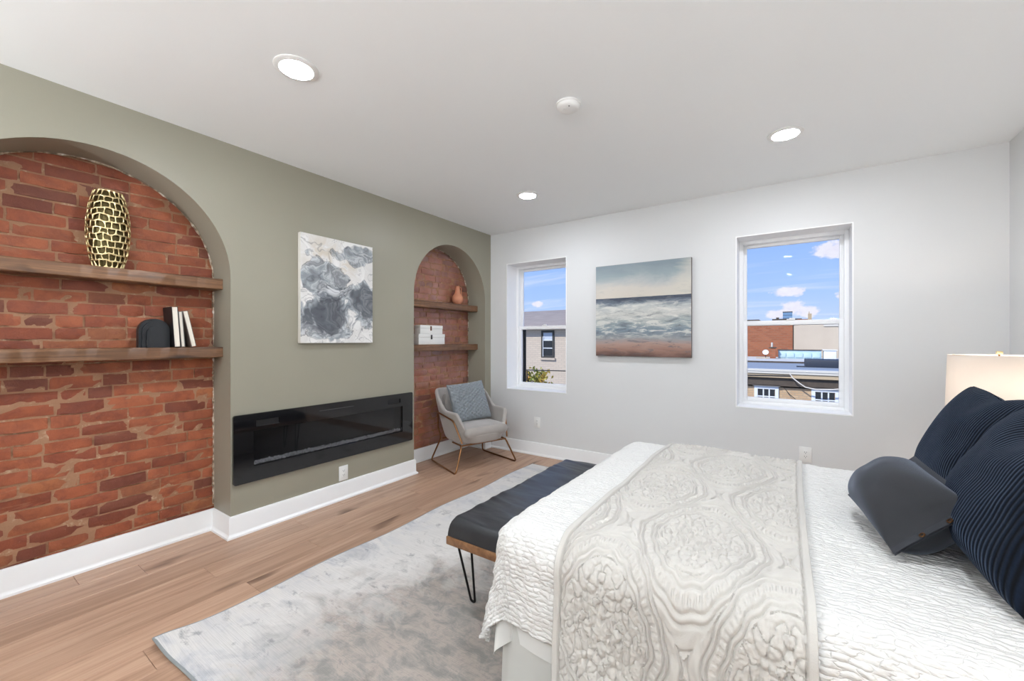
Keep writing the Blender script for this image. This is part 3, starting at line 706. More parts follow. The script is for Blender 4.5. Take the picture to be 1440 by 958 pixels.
# ------------------------------------------------------------------ shelves
def shelf(y0, y1, z0, z1, label, seed):
    n = 60; r = random.Random(seed); xb, xf = XN + 0.004, XL - 0.112
    b = MB(); V = []; Fc = []; m = 8
    prof = [(xb, z0), (xf - 0.004, z0), (xf, z0 + 0.004), (xf, z1 - 0.004), (xf - 0.004, z1), (xb, z1)]; m = len(prof)
    for i in range(n):
        y = y0 + 0.002 + (y1 - y0 - 0.004) * i / (n - 1); j = [(0, 0)] * m
        for q, (px_, pz) in enumerate(prof):
            k_ = r.uniform(-0.0014, 0.0014) if 0 < q < m - 1 else 0
            V.append((px_ + k_ * 1.2, y, pz + k_ * (0.4 if pz > (z0 + z1) / 2 else 1.0)))
    for i in range(n - 1):
        for q in range(m): l = (q + 1) % m; Fc.append((i * m + q, (i + 1) * m + q, (i + 1) * m + l, i * m + l))
    Fc.append(tuple(range(m))); Fc.append(tuple((n - 1) * m + q for q in range(m))[::-1])
    b.add(V, Fc); return tag(b.build('wood_shelf', M_SHELF, merge=True), label, 'shelf', 'reclaimed wood shelves')
ZU, ZLW = 1.718, 1.262
shelf(*N1, 1.648, ZU, 'reclaimed wood shelf holding the gold lattice vase', 1)
shelf(*N1, 1.193, ZLW, 'reclaimed wood shelf holding the black arch and books', 2)
shelf(*N2, 1.655, ZU + 0.007, 'reclaimed wood shelf holding the terracotta jug', 3)
shelf(*N2, 1.193, ZLW, 'reclaimed wood shelf holding the white boxes', 4)

# ------------------------------------------------------------------ gold lattice vase
def lattice_vase(c, h, label):
    t = thing('lattice_vase', label, 'vase', c)
    nu, nv = 17, 12
    rad = lambda s: 0.058 + 0.032 * math.sin(PI * min(1, max(0, s))) ** 0.8
    bm = bmesh.new(); r = random.Random(2); vd = {}
    def vert(i, j):   # brick-like hexagon lattice: i around (2 per cell), j rows
        i %= 2 * nu
        if (i, j) not in vd:
            a = 2 * PI * (i + r.uniform(-0.55, 0.55)) / (2 * nu); s = (j + (0.22 if (i + j) % 2 else -0.22) + r.uniform(-0.22, 0.22)) / nv
            if j == 0: s = 0.0
            if j == nv: s = 1.0
            R = rad(s); vd[(i, j)] = bm.verts.new((R * math.cos(a), R * math.sin(a), s * h))
        return vd[(i, j)]
    for j in range(nv):
        for k_ in range(nu):
            i = 2 * k_ + (j % 2)
            vs_ = [vert(i, j), vert(i + 1, j), vert(i + 2, j), vert(i + 2, j + 1), vert(i + 1, j + 1), vert(i, j + 1)]
            try: bm.faces.new(vs_)
            except ValueError: pass
    me = bpy.data.meshes.new('lattice'); bm.to_mesh(me); bm.free()
    o = bpy.data.objects.new('tmp', me); C.objects.link(o)
    m = o.modifiers.new('w', 'WIREFRAME'); m.thickness = 0.0095; m.use_even_offset = False; m.offset = 0.6
    s = o.modifiers.new('s', 'SUBSURF'); s.levels = 1; s.render_levels = 1
    dg = bpy.context.evaluated_depsgraph_get(); me2 = bpy.data.meshes.new_from_object(o.evaluated_get(dg)); bpy.data.objects.remove(o)
    for p in me2.polygons: p.use_smooth = True
    LOCAL.add(t.name)
    link('lattice', me2, M_GOLD, t)
    prof = [(0.0, 0.004)] + [(rad(k_ / 16) - 0.009, 0.004 + (h - 0.006) * k_ / 16) for k_ in range(17)] + [(rad(1) - 0.016, h - 0.004), (rad(1) - 0.018, h * 0.6), (0.0, h * 0.55)]
    MB().lathe(prof, (0, 0, 0), 40).build('inner_body', M_GOLDIN, t)
lattice_vase((-3.235, 0.645, ZU + 0.001), 0.43, 'tall gold openwork lattice vase on the upper wide shelf')

# black arch sculpture
def arch_poly(w, h, n=24):
    r = w / 2; return [(-r, 0)] + [(-r * math.cos(PI * i / n), h - r + r * math.sin(PI * i / n)) for i in range(n + 1)] + [(r, 0)]
sc = thing('arch_sculpture', 'small black nested arch sculpture beside the books', 'sculpture', (-3.235, 0.847, ZLW + 0.001), (0, 0, 0))
link('outer_arch', extrude2d('outer_arch', [arch_poly(0.150, 0.175), ], 0.045, lambda u, v, ww: (-0.025 + ww, u, v)), M_SCULPT, sc)
link('middle_arch', extrude2d('middle_arch', [arch_poly(0.122, 0.158)], 0.012, lambda u, v, ww: (0.0202 + ww, u, v)), M_SCULPT, sc)
link('inner_arch', extrude2d('inner_arch', [arch_poly(0.086, 0.128)], 0.016, lambda u, v, ww: (0.0324 + ww, u, v)), M_SCULPT, sc)

# books standing with the page edges to the room
def book(y, w_, h, d, tilt, cov, label):
    t = thing('book', label, 'book', (-3.24, y, ZLW + 0.0012), (tilt, 0, 0), 'books on the lower wide shelf')
    MB().box(-d / 2, d / 2 - 0.004, 0.0025, w_ - 0.0025, 0.003, h - 0.003).build('pages', M_PAPER, t)
    b = MB(); b.box(-d / 2, d / 2, 0, 0.0024, 0, h, 0.0006, 1); b.box(-d / 2, d / 2, w_ - 0.0024, w_, 0, h, 0.0006, 1); b.box(-d / 2 - 0.003, -d / 2, 0, w_, 0, h, 0.0006, 1)
    b.build('cover', cov, t)
book(0.930, 0.032, 0.252, 0.15, math.radians(3.5), M_COVERB, 'black bound book next to the arch sculpture, tallest of three')
book(0.967, 0.019, 0.225, 0.14, math.radians(4.0), M_COVERG, 'thin grey book between two others on the shelf')
book(1.019, 0.027, 0.232, 0.145, math.radians(11.6), M_COVERT, 'taupe book leaning against the thin grey book')

# white boxes
def keep_box(x0, x1, y0, y1, z0, z1, strap, label):
    t = thing('storage_box', label, 'box', ((x0 + x1) / 2, (y0 + y1) / 2, z0), group='white storage boxes')
    zl = z1 - 0.035
    MB().box(x0 + 0.002, x1 - 0.002, y0 + 0.002, y1 - 0.002, z0, zl - 0.001, 0.002).build('box_body', M_BOX, t)
    MB().box(x0, x1, y0, y1, zl, z1, 0.002).build('lid', M_BOX, t)
    ym = (y0 + y1) / 2 - 0.012
    MB().box(x1 + 0.0002, x1 + 0.003, ym - 0.011, ym + 0.011, zl - 0.022, zl + 0.026, 0.001).build('strap', strap, t)
keep_box(-3.29, -3.19, 2.975, 3.365, ZLW + 0.001, 1.375, M_STRAPB, 'larger white storage box under the smaller one')
keep_box(-3.285, -3.195, 3.00, 3.335, 1.376, 1.468, M_STRAP, 'smaller white storage box stacked on the larger one')

# terracotta jug
jg = thing('terracotta_jug', 'round terracotta jug with one handle on upper shelf', 'jug', (-3.245, 3.635, ZU + 0.008), (0, 0, 0))
MB().lathe([(0.0, 0.0), (0.030, 0.0), (0.038, 0.004), (0.058, 0.03), (0.066, 0.06), (0.064, 0.085), (0.05, 0.112), (0.036, 0.128), (0.030, 0.148), (0.028, 0.19), (0.029, 0.212), (0.031, 0.216), (0.028, 0.218), (0.024, 0.212), (0.022, 0.16), (0.0, 0.15)], (0, 0, 0), 36).build('jug_body', M_TERRA, jg)
MB().tube(fillet([(0, 0.022, 0.205), (0, 0.066, 0.208), (0, 0.066, 0.10), (0, 0.050, 0.092)], 0.016, 5), 0.006, 10).build('handle', M_TERRA, jg)

# ------------------------------------------------------------------ paintings
p1 = thing('canvas_painting', 'portrait canvas of grey and white ink washes above the fireplace', 'painting', (XL, 1.96, 1.285))
MB().box(XL + 0.001, XL + 0.038, 1.640, 2.277, 1.285, 2.116, 0.002).build('stretched_canvas', M_CANVAS_EDGE, p1)
MB().box(XL + 0.0382, XL + 0.0392, 1.6415, 2.2755, 1.2865, 2.1145).build('artwork', M_INK, p1)
p2 = thing('canvas_painting', 'nearly square canvas of a rough sea and cloudy sky between the windows', 'painting', (-1.204, YB, 1.148))
M_SEAEDGE = material('painted_edge', lin(120, 112, 108), 0.8)
MB().box(-1.664, -0.745, YB - 0.040, YB - 0.001, 1.148, 2.063, 0.002).build('stretched_canvas', M_SEAEDGE, p2)
MB().box(-1.6625, -0.7465, YB - 0.0412, YB - 0.0402, 1.1495, 2.0615).build('artwork', M_SEA, p2)

# ------------------------------------------------------------------ rug
RX0, RX1, RY0, RY1 = -2.245, 0.195, 0.600, 3.675
n1, n2 = 90, 110
gx, gy = np.meshgrid(np.linspace(RX0, RX1, n1), np.linspace(RY0, RY1, n2), indexing='ij')
dx = gx - RX0; dy = gy - RY0
wob = 0.007 * np.exp(-dx / 0.10) * np.sin(gy * 7.0 + 1.0)
lift = 0.022 * np.exp(-((dx / 0.10) ** 2 + (dy / 0.12) ** 2)) + 0.006 * np.exp(-dx / 0.12) * (0.5 + 0.5 * np.sin(gy * 6.0)) 
G = np.stack([gx + wob, gy + 0.014 * np.exp(-dy / 0.1) * np.sin(gx * 6), 0.012 + lift], -1)
Bm = G.copy(); Bm[..., 2] -= 0.0105
b = MB(); b.grid(G); b.grid(Bm[::-1])
rug = thing('area_rug', 'large worn grey rug with blue and brown patches under the bed', 'rug', ((RX0 + RX1) / 2, (RY0 + RY1) / 2, 0))
b.build('pile', M_RUG, rug)
ring = [G[i, 0] for i in range(n1)] + [G[-1, j] for j in range(1, n2)] + [G[i, -1] for i in range(n1 - 2, -1, -1)] + [G[0, j] for j in range(n2 - 2, 0, -1)]
MB().tube([(p[0], p[1], p[2] - 0.0045) for p in ring], 0.0062, 6, closed=True).build('binding', M_RUGEDGE, rug)

# ------------------------------------------------------------------ bench
RT = 0.0125   # walking surface of the rug
bx0, bx1, by0, by1 = -1.345, -0.985, 1.425, 2.645
bn = thing('bench', 'black padded bench with walnut base and hairpin legs at the bed foot', 'bench', ((bx0 + bx1) / 2, (by0 + by1) / 2, RT))
MB().box(bx0, bx1, by0, by1, 0.345, 0.383, 0.004).build('wood_base', M_BENCHWOOD, bn)
bm = bmesh.new(); nx_, ny_ = 36, 150
u = np.sin(np.linspace(-1, 1, nx_) * PI / 2); v = np.sin(np.linspace(-1, 1, ny_) * PI / 2); U, V_ = np.meshgrid(u, v, indexing='ij')
edge = np.clip((1 - np.abs(U) ** 14) * (1 - np.abs(V_) ** 46), 0, 1) ** 0.34
sx, sy = (bx1 - bx0) / 2 - 0.006, (by1 - by0) / 2 - 0.006
cxm, cym = (bx0 + bx1) / 2, (by0 + by1) / 2
wr = 0.010 * vnoise(V_ * 9, U * 0.8 + V_ * 2, 3) + 0.006 * vnoise(V_ * 22 + U * 2, U * 1.5, 9)
top = np.stack([cxm + U * sx, cym + V_ * sy, 0.384 + 0.088 * edge + wr * edge], -1)
b = MB(); b.grid(top); bot = top.copy(); bot[..., 2] = 0.3835; b.grid(bot[::-1])
b.build('cushion', M_LEATHER, bn, merge=True)
for (lx, ly, sx_, sy_) in ((bx0 + 0.05, by0 + 0.06, -1, -1), (bx1 - 0.05, by0 + 0.06, 1, -1), (bx0 + 0.05, by1 - 0.06, -1, 1), (bx1 - 0.05, by1 - 0.06, 1, 1)):
    foot = (lx + sx_ * -0.0, ly + sy_ * -0.0 + (0.16 if sy_ < 0 else -0.06) * 0.5, RT + 0.006)
    a = (lx - 0.045, ly - sy_ * 0.01, 0.343); c = (lx + 0.045, ly - sy_ * 0.01, 0.343)
    pts = fillet([a, (foot[0] - 0.012, foot[1], foot[2]), (foot[0] + 0.012, foot[1], foot[2]), c], 0.012, 5)
    b = MB(); b.tube(pts, 0.0058, 8); b.box(lx - 0.06, lx + 0.06, ly - sy_ * 0.01 - 0.02, ly - sy_ * 0.01 + 0.02, 0.341, 0.3445, 0.001)
    b.build('hairpin_leg', M_BLACKMETAL, bn)

# ------------------------------------------------------------------ bed
BX0, BX1, BY0, BY1 = -0.86, 1.145, 1.245, 2.735
bed = thing('bed', 'wide bed with a pale linen skirt under the white comforter', 'bed', ((BX0 + BX1) / 2, (BY0 + BY1) / 2, RT))
MB().box(BX0 + 0.01, BX1, BY0 + 0.01, BY1 - 0.01, 0.14, 0.36, 0.03, 3).build('box_spring', M_SKIRT, bed)
MB().box(BX0 + 0.01, BX1, BY0 + 0.01, BY1 - 0.01, 0.361, 0.615, 0.05, 4).build('mattress', M_SHEET, bed)
for (lx, ly) in ((BX0 + 0.12, BY0 + 0.12), (BX0 + 0.12, BY1 - 0.12), (BX1 - 0.1, BY0 + 0.12), (BX1 - 0.1, BY1 - 0.12)):
    z0 = RT + 0.0005 if lx < RX1 else 0.001
    MB().box(lx - 0.03, lx + 0.03, ly - 0.03, ly + 0.03, z0, 0.139, 0.004).build('leg', M_BLACKMETAL, bed)
# skirt: gathered cloth round three sides with box pleats at the corners
per = [(BX1, BY0 - 0.005), (BX0 - 0.005, BY0 - 0.005), (BX0 - 0.005, BY1 + 0.005), (BX1, BY1 + 0.005)]
path = []
for i in range(3):
    a, c = Vector(per[i]), Vector(per[i + 1]); L = (c - a).length; n = int(L / 0.012)
    d = (c - a).normalized(); nn = Vector((-d.y, d.x)) * (1 if i != 9 else 1)
    nn = Vector((d.y, -d.x)) if (d.cross(Vector((0.14, 2.0)) - a) > 0) else Vector((-d.y, d.x))
    for k_ in range(n): path.append((a + (c - a) * k_ / n, nn, i * 3 + L * k_ / n))
A = np.zeros((len(path), 9, 3))
for i, (p, nn, s) in enumerate(path):
    for k_ in range(9):
        t = k_ / 8; z = 0.36 - t * (0.36 - RT - 0.004)
        if p.x > RX1 + 0.02: z = 0.36 - t * (0.36 - 0.004)
        o_ = (0.006 + 0.014 * t) * (math.sin(s * 33) * 0.25 + float(vnoise(s * 5, t * 0.7, 4)) * 1.4) + 0.022 * t + 0.006
        q = p + nn * o_; A[i, k_] = (q.x, q.y, z)
o = MB().grid(A).build('bed_skirt', M_SKIRT, bed)
md = o.modifiers.new('thickness', 'SOLIDIFY'); md.thickness = 0.003

# draped cloth over the bed
CX0, CY0, CY1 = -0.915, 1.185, 2.785
ZT = 0.645
def drape(a, b_, R=0.10, lift=0.0, X0=CX0, Y0=CY0, Y1=CY1, flare=0.03, fold=1.0, p=2.6):
    a = np.asarray(a, float); b_ = np.asarray(b_, float)
    ix0, iy0, iy1 = X0 + R, Y0 + R, Y1 - R
    ox = np.maximum(0, ix0 - a); oy = np.where(b_ < iy0, iy0 - b_, np.maximum(0, b_ - iy1)); sy = np.where(b_ < iy0, -1.0, 1.0)
    L = (ox ** p + oy ** p) ** (1 / p); h = np.maximum(np.hypot(ox, oy), 1e-9)
    nx, ny = -ox / h, sy * oy / h
    Rr = R + lift
    arc = R * PI / 2; phi = np.minimum(L / R, PI / 2); ex = np.maximum(0, L - arc)
    corner = np.minimum(ox, oy) / h * 1.41
    s = np.where(ox > oy, b_, a) 
    fd = fold * ex * (0.10 * np.sin(s * 17 + 1.3 * np.sin(s * 5)) + 0.16 * vnoise(s * 6.0, ex * 2.0, 21)) 
    out = Rr * np.sin(phi) + flare * ex + fd + corner * ex * 0.12
    drop = Rr * (1 - np.cos(phi)) + ex * np.sqrt(np.maximum(0.2, 1 - (flare + 0.12 * corner) ** 2))
    x = np.clip(a, ix0, None) + nx * out; y = np.clip(b_, iy0, iy1) + ny * out
    z = ZT + lift - drop
    # soft unevenness of the filling
    puff = 0.020 * vnoise(a * 2.6, b_ * 2.6, 31) + 0.010 * vnoise(a * 6, b_ * 6, 32)
    z = z + puff * np.cos(phi); x = x + nx * np.abs(puff) * np.sin(phi); y = y + ny * np.abs(puff) * np.sin(phi)
    N = np.stack([nx * np.sin(phi), ny * np.sin(phi), np.cos(phi)], -1)
    return np.stack([x, y, z], -1), N
def cloth_uv(o, A_, B_):
    me = o.data; uv = me.uv_layers.new(name='UVMap'); li = np.zeros(len(me.loops), np.int32); me.loops.foreach_get('vertex_index', li)
    uv.data.foreach_set('uv', np.stack([A_, B_], -1).reshape(-1, 2)[li].reshape(-1).astype(np.float32))
# flat sheet, hangs a hand lower than the comforter
na, nb = 150, 170
aa = np.linspace(CX0 - 0.20, BX1 - 0.005, na); bb = np.linspace(CY0 - 0.365, CY1 + 0.3, nb)
Ag, Bg = np.meshgrid(aa, bb, indexing='ij')
P, N = drape(Ag, Bg, 0.07, -0.018, CX0 + 0.025, CY0 + 0.025, CY1 - 0.025, 0.02, 0.35)
sheet = MB().grid(P).build('flat_sheet', M_SHEET)
tag(sheet, 'plain white sheet hanging below the edge of the comforter', 'bed sheet')
# comforter with crinkled rows
na, nb = 400, 400
aa = np.linspace(CX0 - 0.27, BX1 - 0.01, na); bb = np.linspace(CY0 - 0.285, CY1 + 0.235, nb)
Ag, Bg = np.meshgrid(aa, bb, indexing='ij')
P, N = drape(Ag, Bg, fold=0.5)
wv = Bg + 0.010 * vnoise(Ag * 16, Bg * 9, 41) * 2
row = np.sin(2 * PI * (wv / 0.034)); col_ = np.sin(2 * PI * (Ag / 0.030) + 2.2 * vnoise(Ag * 7, Bg * 30, 43) * 2 + PI * np.floor(wv / 0.034))
near = np.clip((CY0 + 0.12 - Bg) / 0.08, 0, 1)
foot = np.clip((CX0 + 0.12 - Ag) / 0.08, 0, 1); hang = np.maximum(near, foot)
rel = (1 - hang) * (0.0008 * row + 0.0010 * col_ + 0.007 * vnoise(Ag * 20, Bg * 40, 45)) + near * (0.011 * vnoise(Ag * 52 + Bg * 9, Bg * 15, 46) + 0.006 * vnoise(Ag * 60, Bg * 50, 47)) + foot * 0.010 * vnoise(Ag * 15, Bg * 52, 48)
P = P + N * rel[..., None]
o = MB().grid(P).build('comforter', M_COMF); cloth_uv(o, Ag, Bg)
tag(o, 'white crinkled comforter spread over the whole bed', 'comforter')
md = o.modifiers.new('thickness', 'SOLIDIFY'); md.thickness = 0.016; md.offset = -1

# quilted runner with stitched medallions
RA0, RA1 = -0.632, 0.050
def quilt(a, b_):
    cxm, cym, hx, hy = -0.240, 1.450, 0.235, 0.435
    best = np.full(a.shape, 9.0); bu = np.zeros_like(a); bv = np.zeros_like(a)
    for i in range(-3, 4):
        for j in range(-5, 6):
            if (i + j) % 2: continue
            du = (a - cxm - i * hx) / 0.190; dv = (b_ - cym - j * hy) / 0.320
            r = np.sqrt(np.abs(du) ** 2 * (1 + 0.55 * np.abs(dv) ** 1.2) + np.abs(dv) ** 1.7)
            m = r < best; best = np.where(m, r, best); bu = np.where(m, du, bu); bv = np.where(m, dv, bv)
    th = np.arctan2(bv, bu); r = best
    def groove(x, c, w_): return np.exp(-((x - c) / w_) ** 2)
    h = np.zeros_like(a)
    for c, w_, k_ in ((1.20, 0.020, 1.0), (1.02, 0.018, 1.0), (0.95, 0.018, 1.0), (0.80, 0.018, 1.0), (0.73, 0.016, 0.9)): h -= k_ * groove(r + 0.015 * np.sin(th * 16), c, w_)
    band = np.exp(-((r - 0.875) / 0.05) ** 2); h -= 0.45 * band * (np.sin(th * 70) > 0.3)
    band2 = np.exp(-((r - 1.11) / 0.06) ** 2); h += 0.35 * band2 * np.sin(th * 26 + r * 20)
    ins = (r < 0.70)
    for rr_, amp, kk in ((0.50, 0.10, 8), (0.33, 0.06, 8), (0.17, 0.04, 6)): h -= ins * 0.85 * groove(r + amp * np.abs(np.sin(th * kk / 2)), rr_, 0.028)
    fold4 = np.abs(((th / (PI / 4)) + 8) % 2 - 1); flo = vnoise(r * 15 + 3, fold4 * (2.0 + 6.0 * r), 51); fl2 = vnoise(a * 150, b_ * 150, 52)
    h -= ins * 0.75 * np.exp(-(flo / 0.075) ** 2) * (r > 0.10); h += ins * 0.5 * fl2
    out = (r > 1.23); dd = np.sin((a * 0.9 + np.abs(np.sin(bu * 3)) * 0.1 + b_ * 0.5) * 2 * PI / 0.03)
    h += out * (0.35 * dd) - out * 0.5 * np.exp(-(vnoise(a * 40, b_ * 26, 53) / 0.06) ** 2)
    return h
na, nb = 260, 860
aa = np.linspace(RA0, RA1, na); bb = np.linspace(CY0 - 0.54, CY1 + 0.34, nb)
Ag, Bg = np.meshgrid(aa, bb, indexing='ij')
sk = Ag + 0.012 * np.sin(Bg * 2.3) * 0.5
P, N = drape(sk, Bg, 0.10, 0.017, fold=0.5)
hq = quilt(Ag, Bg); edge = np.minimum(Ag - RA0, RA1 - Ag); hem = np.exp(-((edge - 0.022) / 0.003) ** 2); hq = np.where(edge < 0.022, 0.15, hq) - 1.2 * hem
P = P + N * (0.0080 * hq + 0.004 * vnoise(Ag * 12, Bg * 12, 55))[..., None]
o = MB().grid(P).build('bed_runner', M_RUNNER); cloth_uv(o, Ag, Bg)
tag(o, 'grey beige quilted coverlet with stitched medallions laid across the bed', 'coverlet')
md = o.modifiers.new('thickness', 'SOLIDIFY'); md.thickness = 0.007; md.offset = -1

# ------------------------------------------------------------------ pillows
def pillow_arrays(w_, h, t, n=56, pinch=0.07, power=0.42, chop=0.0, sag=0.0, seed=0, flange=0.0):
    u = np.linspace(-1, 1, n); U, V_ = np.meshgrid(u, u, indexing='ij')
    fl = flange; 
    Uc = np.clip(U / (1 - fl), -1, 1) if fl else U
    Vc = np.where(V_ > 0, np.clip(V_ / (1 - 0.8 * fl), -1, 1), V_) if fl else V_
    th = t / 2 * np.clip((1 - np.abs(Uc) ** 2.6) * (1 - np.abs(Vc) ** 2.6), 0, 1) ** power
    X = w_ / 2 * U * (1 - pinch * (1 - V_ ** 2)); Y = h / 2 * V_ * (1 - pinch * (1 - U ** 2))
    Y = Y - chop * np.exp(-(U / 0.38) ** 2) * np.clip((V_ + 0.3) / 1.3, 0, 1) ** 2
    th = th * (1 + 0.25 * (-V_) * sag)
    th = th * (1 + 0.10 * vnoise(U * 3 + seed, V_ * 3, seed)) + 0.003
    return U, V_, X, Y, th
def pillow(name, w_, h, t, mat, loc, rot, label, cat='pillow', group=None, relief=None, as_part=None, **kw):
    U, V_, X, Y, th = pillow_arrays(w_, h, t, **kw); n = U.shape[0]
    rel = relief(U, V_) if relief is not None else 0.0
    Fr = np.stack([X, Y, th + rel], -1); Bk = np.stack([X, Y, -th], -1)
    b = MB(); b.grid(Fr); b.grid(Bk[::-1])
    me = b.mesh(name, None); me.materials.append(mat)
    uv = me.uv_layers.new(name='UVMap'); loops = np.zeros(len(me.loops), np.int32); me.loops.foreach_get('vertex_index', loops)
    flat = np.concatenate([np.stack([(U + 1) / 2, (V_ + 1) / 2], -1).reshape(-1, 2), np.stack([(U[::-1] + 1) / 2, (V_[::-1] + 1) / 2], -1).reshape(-1, 2)])
    uv.data.foreach_set('uv', flat[loops].reshape(-1))
    bm = bmesh.new(); bm.from_mesh(me); bmesh.ops.remove_doubles(bm, verts=bm.verts, dist=1e-6); bm.to_mesh(me); bm.free()
    return me
def basis(xa, ya):
    """matrix whose columns are the pillow's width, height and facing axes"""
    x = Vector(xa).normalized(); z = x.cross(Vector(ya)).normalized(); y = z.cross(x)
    return Matrix((x, y, z)).transposed()
def place(name, me, center, R, label, group=None):
    o = bpy.data.objects.new(name, me); C.objects.link(o); o.location = center; o.rotation_euler = R.to_euler()
    return tag(o, label, 'pillow', group)
# width axis runs along -y (towards the camera), so the face looks towards -x (the bed foot)
def stand(lean, turn=0.0, roll=0.0):
    xa = Vector((math.sin(turn), -math.cos(turn), 0)); ya = Vector((math.sin(lean), 0, math.cos(lean)))
    R = basis(xa, ya)
    return R @ Matrix.Rotation(roll, 3, 'Z')
ZP = ZT + 0.012
nv1 = pillow('throw_pillow', 0.60, 0.47, 0.23, M_CORD, 0, 0, '', pinch=0.05, chop=0.07, sag=0.6, seed=3, n=70)
place('throw_pillow', nv1, (0.545, 1.74, ZP + 0.215), stand(math.radians(24)), 'navy corduroy pillow with a dented top, in front of the other navy pillow', 'navy corduroy pillows')
nv2 = pillow('throw_pillow', 0.60, 0.49, 0.23, M_CORD, 0, 0, '', pinch=0.05, chop=0.03, sag=0.6, seed=8, n=70)
place('throw_pillow', nv2, (0.63, 2.42, ZP + 0.212), stand(math.radians(22), 0.10), 'navy corduroy pillow behind the charcoal pillow, by the lamp', 'navy corduroy pillows')
for k_, (yy, lab) in enumerate(((1.62, 'white bed pillow behind the dented navy pillow'), (2.36, 'white bed pillow behind the navy pillow by the lamp'))):
    wp = pillow('bed_pillow', 0.70, 0.44, 0.20, M_WHITEPIL, 0, 0, '', pinch=0.05, seed=12 + k_, n=40)
    place('bed_pillow', wp, (0.90 - 0.02 * k_, yy + 0.07 * k_, ZP + 0.218), stand(math.radians(16)), lab, 'white bed pillows')
# charcoal pillow with flanged, eyeleted ends
gp_root = thing('lumbar_pillow', 'charcoal canvas pillow with eyelets in its flanged end', 'pillow', (0.318, 1.872, ZP + 0.114), (0, 0, 0))
gp_root.rotation_euler = basis(Vector((0.065, -0.40, -0.03)), Vector((0.60, 0.35, 0.62))).to_euler()
gme = pillow('pillow_body', 0.43, 0.265, 0.25, M_GREYPIL, 0, 0, '', pinch=0.04, power=0.5, seed=17, n=64, flange=0.16)
gb = link('pillow_body', gme, None, gp_root)
for v_ in (-0.038, 0.042):
    Mx = Matrix.Translation((0.262, v_, 0.0045))
    MB().lathe([(0.0045, 0.0), (0.0085, 0.0), (0.0085, 0.0025), (0.0045, 0.0025)], (0.199, v_, 0.0036), 14, closed=True).build('eyelet', M_BRONZE, gp_root)
    MB().lathe([(0.0, 0.0), (0.0043, 0.0), (0.0043, 0.0012), (0.0, 0.0012)], (0.199, v_, 0.0036), 12).build('eyelet_hole', M_SLOT, gp_root)

# ------------------------------------------------------------------ nightstand and lamp
M_CERAMIC = material('ceramic_white', (0.8, 0.8, 0.78), 0.25); M_BULB = emis('warm_bulb', (1.0, 0.80, 0.60, 1), 2.0)
def bedside(NX, NY, where):
    ns = thing('nightstand', 'small walnut nightstand under the lamp '+where, 'nightstand', (NX, NY, 0))
    MB().box(NX - 0.24, NX + 0.24, NY - 0.20, NY + 0.20, 0.12, 0.545, 0.004).build('cabinet', M_NIGHT, ns)
    MB().box(NX - 0.25, NX + 0.25, NY - 0.21, NY + 0.21, 0.546, 0.57, 0.004).build('top', M_NIGHT, ns)
    dr = MB().box(NX - 0.2545, NX - 0.2405, NY - 0.19, NY + 0.19, 0.34, 0.53, 0.003).build('drawer', M_NIGHT, ns)
    MB().tube([(NX - 0.272, NY - 0.05, 0.435), (NX - 0.272, NY + 0.05, 0.435)], 0.005, 8).box(NX - 0.272, NX - 0.2545, NY - 0.045, NY - 0.037, 0.431, 0.439).box(NX - 0.272, NX - 0.2545, NY + 0.037, NY + 0.045, 0.431, 0.439).build('handle', M_BRONZE, dr)
    for sx_ in (-1, 1):
        for sy_ in (-1, 1): MB().tube([(NX + sx_ * 0.20, NY + sy_ * 0.16, 0.119), (NX + sx_ * 0.22, NY + sy_ * 0.18, 0.001)], [0.016, 0.011], 10).build('leg', M_NIGHT, ns)
    lp = thing('table_lamp', 'lit white drum table lamp with brass finial '+where, 'lamp', (NX, NY, 0.571))
    MB().lathe([(0.0, 0.0), (0.07, 0.0), (0.075, 0.012), (0.05, 0.03), (0.06, 0.07), (0.085, 0.14), (0.075, 0.21), (0.035, 0.27), (0.018, 0.29), (0.014, 0.33), (0.0, 0.33)], (NX, NY, 0.571), 32).build('base', M_CERAMIC, lp)
    SR0, SR1, SZ0, SZ1 = 0.196, 0.187, 0.945, 1.228
    sh = MB().lathe([(SR0, SZ0), (SR1, SZ1), (SR1 - 0.003, SZ1), (SR0 - 0.003, SZ0)], (NX, NY, 0), 64, closed=True).build('shade', M_SHADE, lp)
    b = MB(); b.tube([(NX, NY, 0.902), (NX, NY, SZ1 + 0.004)], 0.004, 8)
    for k_ in range(3):
        a = 2 * PI * k_ / 3 + 0.4; b.tube([(NX, NY, SZ1 - 0.012), (NX + math.cos(a) * (SR1 - 0.004), NY + math.sin(a) * (SR1 - 0.004), SZ1 - 0.004)], 0.0025, 6)
    b.build('harp', M_BRONZE, lp)
    MB().box(NX - 0.011, NX + 0.011, NY - 0.011, NY + 0.011, SZ1 + 0.005, SZ1 + 0.022, 0.003).build('finial', M_GOLD, lp)
    MB().lathe([(0.0, 1.115), (0.018, 1.108), (0.030, 1.085), (0.028, 1.06), (0.014, 1.02), (0.013, 0.99), (0.0, 0.985)][::-1], (NX, NY + 0.055, -0.02), 20).build('bulb', M_BULB, lp)
    pl = bpy.data.lights.new('lamp_light', 'POINT'); pl.energy = TABLE_LAMP_W; pl.color = (1.0, 0.88, 0.78); pl.shadow_soft_size = 0.035
    plo = bpy.data.objects.new('lamp_light', pl); C.objects.link(plo); plo.parent = lp; plo.location = (0.05, -0.03, 0.50)
bedside(0.90, 3.20, 'on the window side of the bed')
bedside(0.90, 0.80, 'added out of view on the open side of the bed')  # second bedside pair added out of view to light the ceiling

